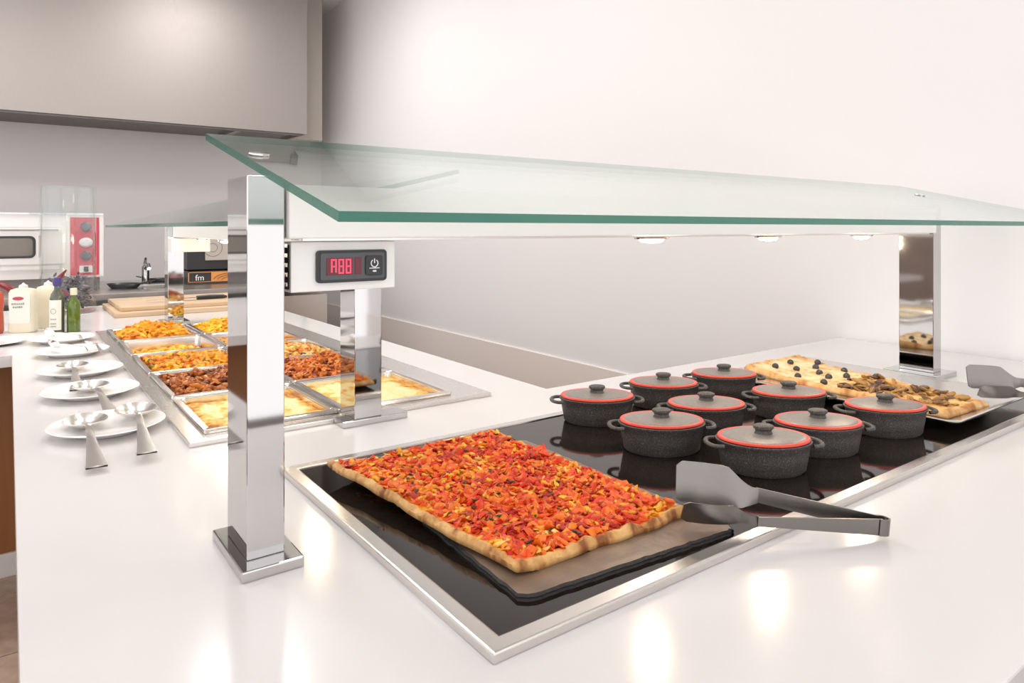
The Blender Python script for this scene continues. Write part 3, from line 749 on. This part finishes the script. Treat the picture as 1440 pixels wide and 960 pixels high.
heap(1, 2, 'pasta_with_vegetables', 'pale pasta with dark vegetable pieces in a steel pan', 'pasta', -0.014, 0.020, 480, 0.012, [(0.05, 0.03, 0.012), (0.62, 0.20, 0.03), (0.78, 0.48, 0.14), (0.80, 0.52, 0.18), (0.70, 0.30, 0.05)], 1.3, 51, base=(.6, .3, .06))
heap(0, 3, 'short_pasta', 'thin layer of yellow pasta in a nearly empty pan', 'pasta', -0.050, 0.024, 360, 0.012, [(0.80, 0.40, 0.03), (0.85, 0.50, 0.04), (0.78, 0.34, 0.03)], 1.6, 62, base=(.7, .34, .03))
heap(1, 3, 'orange_rice', 'low layer of orange rice in a steel pan', 'rice', -0.030, 0.008, 420, 0.009, [(0.78, 0.36, 0.08), (0.82, 0.45, 0.14), (0.75, 0.28, 0.05)], 1.5, 73, base=(.7, .3, .05))
heap(0, 4, 'orange_pasta', 'heap of orange pasta tubes in a steel pan', 'pasta', -0.020, 0.048, 420, 0.013, [(0.72, 0.24, 0.02), (0.82, 0.38, 0.03), (0.80, 0.33, 0.02)], 1.9, 84, base=(.65, .22, .02))
heap(1, 4, 'yellow_rice', 'heap of yellow rice in a steel pan by the cutting board', 'rice', -0.018, 0.048, 560, 0.009, [(0.82, 0.40, 0.02), (0.85, 0.50, 0.03), (0.76, 0.33, 0.02)], 1.5, 95, base=(.75, .34, .02))

# ------------------------------------------------------------------ plates and serving spoons
pl = None
PLATES = [(0.166, 1.655, 'white plate carrying two big serving spoons side by side'), (0.167, 2.03, 'white plate with a single large serving spoon beside the meat stew'),
          (0.167, 2.345, 'white plate with a single serving spoon beside the vegetable stew'), (0.170, 2.72, 'white plate with two small spoons, one tipped, near the oil bottles'),
          (0.158, 3.05, 'white plate with one tipped spoon in front of the green oil bottle')]
for x, y, lab in PLATES:
    if pl is None:
        pl = MB().lathe([(0, 0), (0.062, 0), (0.066, 0.002), (0.070, 0.006), (0.107, 0.017), (0.1085, 0.0185), (0.106, 0.0195), (0.070, 0.010), (0.060, 0.0065), (0, 0.0055)], 56).build('plate', 'plate', smooth=True); o = pl
    else:
        o = pl.copy(); COL.objects.link(o)
    o.location = (x, y, CZ); tag(o, lab, 'plate', 'white plates beside the food well')
# a corner of another plate under the sauce bottles
tag(MB().lathe([(0, 0), (0.062, 0), (0.085, 0.004), (0.118, 0.010), (0.119, 0.012), (0.085, 0.007), (0, 0.005)], 48, sx=1.0).build('plate', 'plate', smooth=True, loc=(-0.06, 3.14, CZ)), 'empty white plate in front of the red sauce bottle', 'plate', 'white plates beside the food well')

def spoon_parts(t, fork=False, bw=0.040, bl=0.052, L=0.345):
    # local: bowl centre at origin, handle towards -y, z=0 resting level
    mb = MB(); v = []; f = []; N, K = 28, 7
    for layer, off in ((0, 0), (1, 0.0016)):
        for i in range(K + 1):
            s = i / K
            for k in range(N):
                a = 2 * PI * k / N
                egg = 1 - 0.18 * math.sin(a) * s
                x, y = bw * s * math.cos(a) * egg, bl * s * math.sin(a)
                v.append((x, y, 0.002 + 0.017 * s ** 2.2 + off))
    S = (K + 1) * N
    for i in range(K):
        for k in range(N):
            k2 = (k + 1) % N
            f.append((i * N + k, (i + 1) * N + k, (i + 1) * N + k2, i * N + k2)); f.append((S + i * N + k, S + i * N + k2, S + (i + 1) * N + k2, S + (i + 1) * N + k))
    for k in range(N):
        k2 = (k + 1) % N; f.append((K * N + k, S + K * N + k, S + K * N + k2, K * N + k2))
    mb.add(v, f); mb.build('bowl', 'cutlery', t, smooth=True, angle=60)
    # flared handle
    pts = [(-bl * .93, 0.0165, .007), (-bl - .012, 0.0225, .0055), (-bl - .05, 0.027, .0055), (-bl - .11, 0.0215, .0075), (-bl - .18, 0.012, .0115), (-bl - .25, 0.0055, .0165), (-L + bl + .004, 0.004, .0185), (-L + bl, 0.004, .0165)]
    v = []; f = []
    for y, z, w_ in pts: v += [(-w_, y, z), (0, y, z + .0016), (w_, y, z), (w_, y, z - .0026), (-w_, y, z - .0026)]
    for i in range(len(pts) - 1):
        for k in range(5): f.append((i * 5 + k, i * 5 + (k + 1) % 5, (i + 1) * 5 + (k + 1) % 5, (i + 1) * 5 + k))
    f += [(4, 3, 2, 1, 0), tuple((len(pts) - 1) * 5 + k for k in range(5))]
    MB().add(v, f).build('handle', 'cutlery', t, smooth=True, angle=50)
sp = None
SPOONS = [(0.128, 1.678, 0.0065, -0.02, 0, 'serving spoon on the front plate, farther from the food well, of a pair'), (0.222, 1.690, 0.012, -0.07, 0, 'serving spoon on the front plate, lying close to the food well, of a pair'),
          (0.167, 2.045, 0.006, 0.06, 0, 'single large serving spoon on the plate beside the meat stew'), (0.150, 2.375, 0.006, -0.03, 0, 'single serving spoon on the plate beside the vegetable stew'),
          (0.115, 2.755, 0.012, 0.55, 1.0, 'serving spoon tipped on its side on the plate near the oil bottles'), (0.222, 2.72, 0.008, 0.1, 0.35, 'small serving spoon lying flat beside a tipped spoon near the oil bottles'),
          (0.115, 3.06, 0.012, 0.6, 1.0, 'serving spoon tipped on its side on the plate before the oil bottle')]
for q, c in enumerate(SPOONS):
    x, y, dz, rz, roll, lab = c
    lab = lab.replace('front plate, farther from the food well, of a pair', 'two spoon plate, the one away from the food well').replace('front plate, lying close to the food well, of a pair', 'two spoon plate, the one close to the food well')
    if sp is None:
        sp = thing('serving_spoon', lab, 'spoon'); spoon_parts(sp); o = sp
    else: o = copy_tree(sp)
    o.location = (x, y, CZ + dz + (0.018 if roll else 0)); o.rotation_euler = (0.0, roll, rz)
    if roll: o.scale = (.55, .55, .55)
    tag(o, lab, 'spoon', 'serving spoons on the plates')

# ------------------------------------------------------------------ hot plate
HPX0, HPX1, HPY0, HPY1 = 0.376, 2.03, 0.547, 1.185
t = thing('hot_plate', 'long black glass hot plate with brushed steel rim set on the worktop', 'hot plate', (HPX0, HPY0, CZ))
wx, wy = HPX1 - HPX0, HPY1 - HPY0
slab([0, .022, wx - .022, wx], [0, .022, wy - .022, wy], lambda x, y: not (.022 < x < wx - .022 and .022 < y < wy - .022), 0, 0.012).build('steel_rim', 'steel', t, bevel=0.0025)
MB().box(.0225, wx - .0225, .0225, wy - .0225, 0.001, 0.0095).build('glass_surface', 'blackglass', t)
HZ = CZ + 0.0096

# slate board
def slate(label):
    cs = [(0.452, 0.602), (0.797, 0.574), (0.80, 1.06), (0.478, 1.065)]
    pts = []
    for i in range(4):
        a, b = Vector(cs[i]), Vector(cs[(i + 1) % 4]); n = 40
        d = (b - a).normalized(); nn = Vector((-d.y, d.x))
        for k in range(n):
            s = k / n; cut = 0.010 * max(0, 1 - min(s, 1 - s) / 0.03) 
            p = a + (b - a) * s + nn * (0.0022 * noise.noise(Vector((s * 22, i * 5, 0))) + 0.0012 * noise.noise(Vector((s * 70, i * 5, 3))) + cut)
            pts.append(p)
    n = len(pts); cen = sum(pts, Vector((0, 0))) / n
    lay = [(0.000, 0.0), (0.0012, 0.35), (0.0, .7), (0.004, 1.0), (0.014, 1.04)]
    mb = MB(); v = []; f = []
    for q, (ins, zz) in enumerate(lay):
        for k, p in enumerate(pts):
            d = (cen - p).normalized(); j = ins + 0.0018 * noise.noise(Vector((k * .6, q * 7, 1))) * (q > 0)
            v.append((p.x + d.x * j, p.y + d.y * j, zz * 0.0068))
    for q in range(len(lay) - 1):
        for k in range(n):
            f.append((q * n + k, q * n + (k + 1) % n, (q + 1) * n + (k + 1) % n, (q + 1) * n + k)); 
    mi = [1] * (len(f) - n) + [0] * n
    f += [tuple(reversed(range(n))), tuple((len(lay) - 1) * n + k for k in range(n))]; mi += [1, 0]
    mb.add(v, f); mb.mi = mi
    o = mb.build('slate_board', ['slate', 'slateedge'], loc=(0, 0, HZ))
    return tag(o, label, 'slate board')
slate('dark grey slate board with chipped edges under the tomato pizza')
SZ = HZ + 0.0074

# ------------------------------------------------------------------ tomato pizza
C0, C1, C2, C3 = Vector((0.474, 0.641)), Vector((0.770, 0.636)), Vector((0.764, 1.112)), Vector((0.420, 1.089))   # front, right, back, left
def pz_xy(u, v):
    a = C0.lerp(C1, u); b = C3.lerp(C2, u); p = a.lerp(b, v)
    e = 0.006
    p = p + Vector((e * noise.noise(Vector((v * 6, 3, u * 2))), e * noise.noise(Vector((u * 6, 9, v * 2)))))
    return p
def pz_lift(u, v):      # bottom height above the slate: the unsupported corner rises a little
    return 0.010 * max(0, 0.25 - u) / 0.25 * max(0, v - 0.35) / .65 + 0.006 * max(0, .12 - u) / .12
def pz_top(u, v):
    p = pz_xy(u, v)
    e = min(u, 1 - u) * 0.30; g = min(v, 1 - v) * 0.48; d = min(e, g)      # metres from the border
    edge = math.exp(-((d - 0.007) / 0.006) ** 2) * 0.005
    fall = -0.005 * max(0, 1 - d / 0.004)
    h = 0.0100 + edge * (0.5 + noise.noise(Vector((u * 9, v * 9, 2)))) + fall + 0.0028 * nz(p.x, p.y, 22, 4) + 0.0028 * nz(p.x, p.y, 75, 8)
    return Vector((p.x, p.y, max(0.006, h) + pz_lift(u, v)))
def pz_col(u, v, p):
    e = min(u, 1 - u) * 0.30; g = min(v, 1 - v) * 0.48; d = min(e, g)
    k = nz(p[0], p[1], 26, 90) * .62 + .5 + .2 * nz(p[0], p[1], 100, 2)
    c = ramp([(0.15, (0.62, 0.07, 0.012)), (0.4, (0.78, 0.17, 0.015)), (0.6, (0.85, 0.36, 0.02)), (0.85, (0.88, 0.50, 0.06))], k)
    cr = ramp([(0.2, (0.26, 0.09, 0.025)), (0.45, (0.60, 0.30, 0.10)), (0.8, (0.76, 0.46, 0.18))], .5 + .6 * nz(p[0], p[1], 45, 31))
    return lerp(cr, c, max(0, min(1, (d - 0.006 + .004 * noise.noise(Vector((u * 30, v * 30, 0)))) / 0.006)))
t = thing('tomato_pizza', 'rectangular pizza heaped with chopped tomato on the slate board', 'pizza', (0, 0, SZ))
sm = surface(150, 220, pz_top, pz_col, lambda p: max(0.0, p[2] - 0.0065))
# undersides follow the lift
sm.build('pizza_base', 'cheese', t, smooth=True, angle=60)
RED = [(0.70, 0.04, 0.010), (0.60, 0.022, 0.008), (0.80, 0.10, 0.012), (0.42, 0.012, 0.006), (0.84, 0.17, 0.015), (0.74, 0.06, 0.012)]
protos = []
for q in range(12):
    mb = MB(); chunk(mb, (0, 0, 0), (0.0125 * R.uniform(.8, 1.2), 0.0085 * R.uniform(.7, 1.2), 0.0030), RED[q % 6], Matrix.Identity(3), 0.75, ICO2)
    mb.v = [(x, y, z + 0.0035 * math.sin(x * 260 + q) + 0.002 * math.sin(y * 400 + q * 2)) for x, y, z in mb.v]
    mb.c = [jitter(lerp(c, (0.86, 0.26, 0.02), max(0, min(.75, .2 + 1.1 * noise.noise(Vector(p) * 130 + Vector((q, q, q)))))), .1) for c, p in zip(mb.c, mb.v)]
    o = mb.build('tomato_piece', 'food', t, smooth=True, angle=80); protos.append(o)
def put(o, u, v, dz=0.0, tilt=.5, sc=(.75, 1.25)):
    p = pz_top(u, v)
    o.location = (p.x, p.y, max(p.z + dz, 0.0125)); o.rotation_euler = (R.uniform(-tilt, tilt), R.uniform(-tilt, tilt), R.uniform(0, 6.28))
    s = R.uniform(*sc); o.scale = (s, s, s)
cnt = 0; tries = 0
while cnt < 300 and tries < 3000:
    tries += 1
    u, v = R.uniform(.055, .955), R.uniform(.035, .97)
    if nz(u * .3, v * .48, 16, 40) < -.30 + R.uniform(-.2, .2): continue
    p_ = pz_top(u, v); kk = .5 + .62 * nz(p_.x, p_.y, 26, 90)
    if kk > .62 and R.random() < .75: continue
    pr = protos[cnt % 12]
    o = pr if cnt < 12 else pr.copy()
    if cnt >= 12: COL.objects.link(o)
    put(o, u, v, R.uniform(-.001, .0035), .3); cnt += 1
def strew(name, n, size, cols, z0, z1, elong, tilt=.6):
    mb = MB()
    for _ in range(n):
        u, v = R.uniform(.045, .96), R.uniform(.03, .975); p = pz_top(u, v); s = size * R.uniform(.6, 1.3)
        rot = Matrix.Rotation(R.uniform(0, 6.28), 3, 'Z') @ Matrix.Rotation(R.uniform(-tilt, tilt), 3, 'X') @ Matrix.Rotation(R.uniform(-tilt, tilt), 3, 'Y')
        kk = .5 + .62 * nz(p.x, p.y, 26, 90) + R.uniform(-.22, .22)
        chunk(mb, (p.x, p.y, max(.0085, p.z + R.uniform(z0, z1))), (s * elong, s * .7, s * .42), jitter(cols[max(0, min(len(cols) - 1, int(kk * len(cols))))], .15), rot, .8)
    tag(mb.build(name, 'food', t, smooth=True, angle=70), kind='stuff')
strew('tomato_shreds', 2200, 0.0054, [(0.40, 0.015, 0.006), (0.60, 0.025, 0.008), (0.72, 0.045, 0.010), (0.78, 0.09, 0.012), (0.83, 0.17, 0.015), (0.86, 0.30, 0.02)], 0, .005, 1.6)
strew('cheese_shreds', 1100, 0.0056, [(0.74, 0.06, 0.012), (0.82, 0.17, 0.014), (0.85, 0.27, 0.018), (0.87, 0.38, 0.02), (0.87, 0.46, 0.05), (0.88, 0.54, 0.15)], .0, .005, 1.6)
strew('herb_flecks', 130, 0.0030, [(0.05, 0.05, 0.012), (0.10, 0.04, 0.02), (0.03, 0.03, 0.01)], .004, .008, 1.5)

# ------------------------------------------------------------------ casseroles
def casserole(t):
    A, B, H = 0.0775, 0.0575, 0.050
    sy = B / A
    prof = [(0, 0.003), (A * .78, 0.003), (A * .80, 0), (A * .86, 0.0), (A * .91, .004), (A * .97, .030), (A, H - .004), (A * 1.035, H - .002), (A * 1.04, H + .001), (A * 1.02, H + .002), (A * .96, H + .001), (A * .93, .03), (A * .82, .007), (0, .006)]
    MB().lathe(prof, 56, sy=sy).build('pot_body', 'iron', t, smooth=True, angle=50)
    for s in (-1, 1):
        pts = []
        for k in range(13):
            a = -PI / 2 + PI * k / 12
            pts.append((s * (A * .985 + 0.021 * math.cos(a) ** .7 if math.cos(a) > 1e-6 else s * 0 + A * .965), 0.026 * math.sin(a), H - .005))
        pts = [(s * abs(p[0]), p[1], p[2]) for p in pts]
        MB().tube(pts, 0.0042, 8, flat=.85).build('handle', 'iron', t, smooth=True)
    ld = MB().lathe([(0, H + .003), (A * .95, H + .0022), (A * .96, H + .0050), (A * .93, H + .0066), (A * .80, H + .0078), (A * .4, H + .0098), (0, H + .0105)], 56, sy=sy).build('lid', 'lid', t, smooth=True, angle=50)
    MB().lathe([(A * .955, H + .0030), (A * 1.0, H + .0030), (A * 1.003, H + .0045), (A * .99, H + .0064), (A * .968, H + .0070), (A * .955, H + .0068)], 56, sy=sy).build('lid_rim', 'red', ld, smooth=True, angle=60)
    MB().lathe([(0, 0), (.0140, 0), (.0125, .003), (.0120, .006), (.0140, .0085), (.0155, .010), (.0155, .0135), (.013, .0150), (0, .0152)], 24, sx=1.12, sy=.9, cz=H + .0098).build('knob', 'iron', ld, smooth=True, angle=40)
CASS = [(1.017, 1.088, -.62, 'at the rear corner, beside the back of the tomato pizza'), (1.228, 1.090, -.66, 'in the back row between two other casseroles'), (1.425, 1.070, -.62, 'in the back row touching the corner of the olive pizza'),
        (1.153, .909, -.60, 'in the middle of the group, surrounded by others'), (1.382, .868, -.63, 'in the middle row beside the olive pizza tray'), (.983, .877, -.60, 'in the middle row beside the tomato pizza'),
        (1.214, .703, -.65, 'in the row along the steel rim, between two others'), (1.433, .686, -.62, 'in the row along the steel rim beside the olive pizza tray'), (1.044, .703, -.63, 'right behind the steel tongs')]
cp0 = None
for x, y, rz, lab in CASS:
    lab = 'oval black lidded casserole ' + lab
    if cp0 is None:
        cp0 = thing('casserole', lab, 'casserole'); casserole(cp0); o = cp0
    else: o = copy_tree(cp0)
    o.location = (x, y, HZ); o.rotation_euler = (0, 0, rz)
    tag(o, lab, 'casserole', 'black casseroles with red rimmed lids')

# ------------------------------------------------------------------ olive pizza on tray
TX0, TX1, TY0, TY1 = 1.522, 1.935, 0.590, 1.178
t = thing('serving_tray', 'flat steel tray under the olive and mushroom pizza', 'tray', ((TX0 + TX1) / 2, (TY0 + TY1) / 2, HZ))
hx, hy = (TX1 - TX0) / 2, (TY1 - TY0) / 2
mb = MB(); seq = []
for d, z, r in ((-.075, 0, .02), (-.07, .0005, .02), (-.055, .018, .03), (0, .0205, .02), (.001, .0235, .02), (-.002, .0255, .02), (-.012, .0235, .02), (-.02, .0215, .02)):
    seq.append([(x, y, z) for x, y in rrect(hx + d, hy + d, r, 5)])
n = len(seq[0]); v = [p for q in seq for p in q]; f = []
for i in range(len(seq) - 1):
    for k in range(n): f.append((i * n + k, i * n + (k + 1) % n, (i + 1) * n + (k + 1) % n, (i + 1) * n + k))
f += [tuple(reversed(range(n))), tuple((len(seq) - 1) * n + k for k in range(n))]
mb.add(v, f); mb.build('tray_body', 'steel', t, smooth=True)
TZ = HZ + 0.0218
def p2_xy(u, v):
    p = Vector((1.548, .618)).lerp(Vector((1.728, .606)), u).lerp(Vector((1.60, 1.135)).lerp(Vector((1.845, 1.125)), u), v)
    return p + Vector((.005 * noise.noise(Vector((v * 7, 30, 0))), .005 * noise.noise(Vector((u * 6, 44, 0)))))
def p2_top(u, v):
    p = p2_xy(u, v); d = min(min(u, 1 - u) * .2, min(v, 1 - v) * .5)
    h = .010 + .004 * math.exp(-((d - .008) / .007) ** 2) - .006 * max(0, 1 - d / .004) + .003 * nz(p.x, p.y, 25, 61) + .002 * nz(p.x, p.y, 80, 66) + .012 * max(0, v - .8) / .2
    return Vector((p.x, p.y, max(.005, h)))
def p2_col(u, v, p):
    d = min(min(u, 1 - u) * .2, min(v, 1 - v) * .5)
    k = .5 + .5 * nz(p[0], p[1], 30, 71) + .25 * nz(p[0], p[1], 90, 72)
    pale = ramp([(.2, (0.62, 0.33, 0.10)), (.45, (0.80, 0.58, 0.30)), (.8, (0.86, 0.70, 0.44))], k)
    dark = ramp([(.2, (0.38, 0.15, 0.03)), (.5, (0.72, 0.40, 0.12)), (.8, (0.82, 0.55, 0.22))], k)
    c = lerp(dark, pale, max(0, min(1, (v - .42) / .2)))
    cr = ramp([(0.2, (0.42, 0.17, 0.04)), (0.5, (0.70, 0.38, 0.14)), (0.8, (0.80, 0.52, 0.25))], .5 + .5 * nz(p[0], p[1], 45, 31))
    return lerp(cr, c, max(0, min(1, (d - .010) / .010)))
t = thing('olive_pizza', 'pale rectangular pizza with black olives and browned mushrooms on a steel tray', 'pizza', (0, 0, TZ))
surface(60, 150, p2_top, p2_col, lambda p: 0.0).build('pizza_base', 'cheese', t, smooth=True, angle=60)
ol = None
for u, v in ((.30, .91), (.62, .92), (.44, .83), (.72, .80), (.20, .74), (.55, .72), (.93, .85), (.90, .68), (.40, .63), (.66, .60), (.92, .50), (.14, .58)):
    if ol is None:
        ol = MB().lathe([(0, -.004), (.0078, -.003), (.0088, .002), (.0072, .0065), (.004, .0088), (.0028, .0072), (0, .005)], 16).build('olive', 'olive', t, smooth=True); o = ol
    else:
        o = ol.copy(); COL.objects.link(o)
    p = p2_top(u, v); o.location = (p.x, p.y, p.z + .002); o.rotation_euler = (R.uniform(-.5, .5), R.uniform(-.5, .5), 0)
mp = []
for q in range(5):
    mb = MB(); chunk(mb, (0, 0, 0), (.015, .008, .004), [(0.30, 0.14, 0.04), (0.10, 0.05, 0.03), (0.42, 0.22, 0.05), (0.16, 0.08, 0.03), (0.40, 0.22, 0.06)][q], Matrix.Identity(3), .8, ICO2)
    mp.append(mb.build('mushroom_slice', 'food', t, smooth=True, angle=80))
for q in range(95):
    o = mp[q % 5]
    if q >= 5: o = o.copy(); COL.objects.link(o)
    p = p2_top(R.uniform(.08, .92), .04 + .50 * R.random() ** .9)
    o.location = (p.x, p.y, p.z + R.uniform(.001, .005)); o.rotation_euler = (R.uniform(-.5, .5), R.uniform(-.5, .5), R.uniform(0, 6.28)); s = R.uniform(.55, 1.15); o.scale = (s, s, s)

# ------------------------------------------------------------------ tongs
def tongs(t, L=0.285, open_=0.030):
    """local: x from blades (0) to the spring bend (L), +y away from the guest, blades stand on edge"""
    th = 0.0014
    def blade(sgn, h, w, z0):
        # outline in (x,z), extruded along y, with a slight belly
        out = [(0.004, z0), (0.0, z0 + h * .25), (0.0, z0 + h * .85), (0.008, z0 + h), (w * .82, z0 + h), (w * .93, z0 + h * .93), (w * 1.03, z0 + h * .72), (w * 1.14, z0 + h * .56), (w * 1.28, z0 + h * .52), (w * 1.28, z0 + h * .18), (w * 1.1, z0 + h * .12), (w * .95, z0)]
        return out
    def strip(mb, outline, yf):
        n = len(outline); v = []
        for off in (-th, th): v += [(x, yf(x, z) + off, z) for x, z in outline]
        f = [tuple(range(n)), tuple(reversed(range(n, 2 * n)))] + [(i, i + n, (i + 1) % n + n, (i + 1) % n) for i in range(n)]
        mb.add(v, f)
    for sgn, h, z0, w in ((1, 0.052, 0.000, 0.088), (-1, 0.030, -0.012, 0.080)):
        mb = MB(); out = blade(sgn, h, w, z0)
        # blade as a grid so that it can be dished
        nx, nzv = 14, 6; v = []; f = []
        def prof(x):
            k = x / w
            lo = z0 + (0.004 if k < .06 else 0) + (h * .16 * max(0, (k - .85) / .43))
            hi = z0 + h * (1 - .12 * max(0, (.07 - k) / .07)) if k < .8 else z0 + h * (1 - .46 * (min(1, (k - .8) / .42)) ** 1.3 * (2 - min(1, (k - .8) / .42)))
            return lo, max(hi, lo + .012)
        for off in (-th, th):
            for i in range(nx + 1):
                x = w * 1.28 * i / nx; lo, hi = prof(x)
                for j in range(nzv + 1):
                    zz = lo + (hi - lo) * j / nzv
                    yy = sgn * (open_ * (1 - x / L) + .006 * math.sin(PI * min(1, x / w)) - .012 * (1 - j / nzv) * (1 if x < w else max(0, 1 - (x - w) / (w * .28))))
                    v.append((x, yy + off, zz))
        S = (nx + 1) * (nzv + 1)
        for i in range(nx):
            for j in range(nzv):
                a = i * (nzv + 1) + j; b = a + nzv + 1
                f.append((a, b, b + 1, a + 1)); f.append((S + a, S + a + 1, S + b + 1, S + b))
        rim = [i * (nzv + 1) for i in range(nx + 1)] + [nx * (nzv + 1) + j for j in range(1, nzv + 1)] + [i * (nzv + 1) + nzv for i in range(nx - 1, -1, -1)] + [j for j in range(nzv - 1, 0, -1)]
        for k in range(len(rim)):
            a, b = rim[k], rim[(k + 1) % len(rim)]; f.append((a, b, b + S, a + S))
        mb.add(v, f); mb.build('blade', 'tongsteel', t, smooth=True, angle=60)
        lo, hi = prof(w * 1.28)
        mb = MB(); v = []; f = []
        N = 10
        for off in (-th, th):
            for i in range(N + 1):
                x = w * 1.26 + (L - .012 - w * 1.26) * i / N
                l2, h2 = lo + (-.010 - lo) * i / N, hi + (.012 - hi) * i / N
                y = sgn * open_ * (1 - x / L) + sgn * .004
                v += [(x, y + off, l2), (x, y + off, h2)]
        S = 2 * (N + 1)
        for i in range(N):
            a = 2 * i
            f += [(a, a + 2, a + 3, a + 1), (S + a, S + a + 1, S + a + 3, S + a + 2), (a, S + a, S + a + 2, a + 2), (a + 1, a + 3, S + a + 3, S + a + 1)]
        f += [(0, 1, S + 1, S), (2 * N, S + 2 * N, S + 2 * N + 1, 2 * N + 1)]
        mb.add(v, f); mb.build('arm', 'tongsteel', t, smooth=True, angle=50)
    mb = MB(); v = []; f = []; N = 14
    for off in (-th, th):
        for i in range(N + 1):
            a = -PI * .62 + 2 * PI * .62 * i / N; r = .011 + off
            v += [(L - .012 + r * math.cos(a), r * math.sin(a) * .75, -.010), (L - .012 + r * math.cos(a), r * math.sin(a) * .75, .012)]
    S = 2 * (N + 1)
    for i in range(N):
        a = 2 * i
        f += [(a, a + 2, a + 3, a + 1), (S + a, S + a + 1, S + a + 3, S + a + 2), (a, S + a, S + a + 2, a + 2), (a + 1, a + 3, S + a + 3, S + a + 1)]
    f += [(0, 1, S + 1, S), (2 * N, S + 2 * N, S + 2 * N + 1, 2 * N + 1)]
    mb.add(v, f); mb.build('spring_bend', 'tongsteel', t, smooth=True, angle=50)
tg = thing('serving_tongs', 'wide bladed steel tongs gripping the corner of the tomato pizza', 'tongs'); tongs(tg)
a, b = Vector((0.737, 0.628, 0.892)), Vector((0.946, 0.468, 0.868))
d = b - a
tg.location = a; tg.rotation_euler = (0, math.atan2(-d.z, math.hypot(d.x, d.y)), math.atan2(d.y, d.x))
t2 = copy_tree(tg); tag(t2, 'wide bladed steel tongs resting on the olive pizza tray', 'tongs')
t2.location = (1.775, 0.655, TZ + 0.021); t2.rotation_euler = (0, 0.03, -0.72)
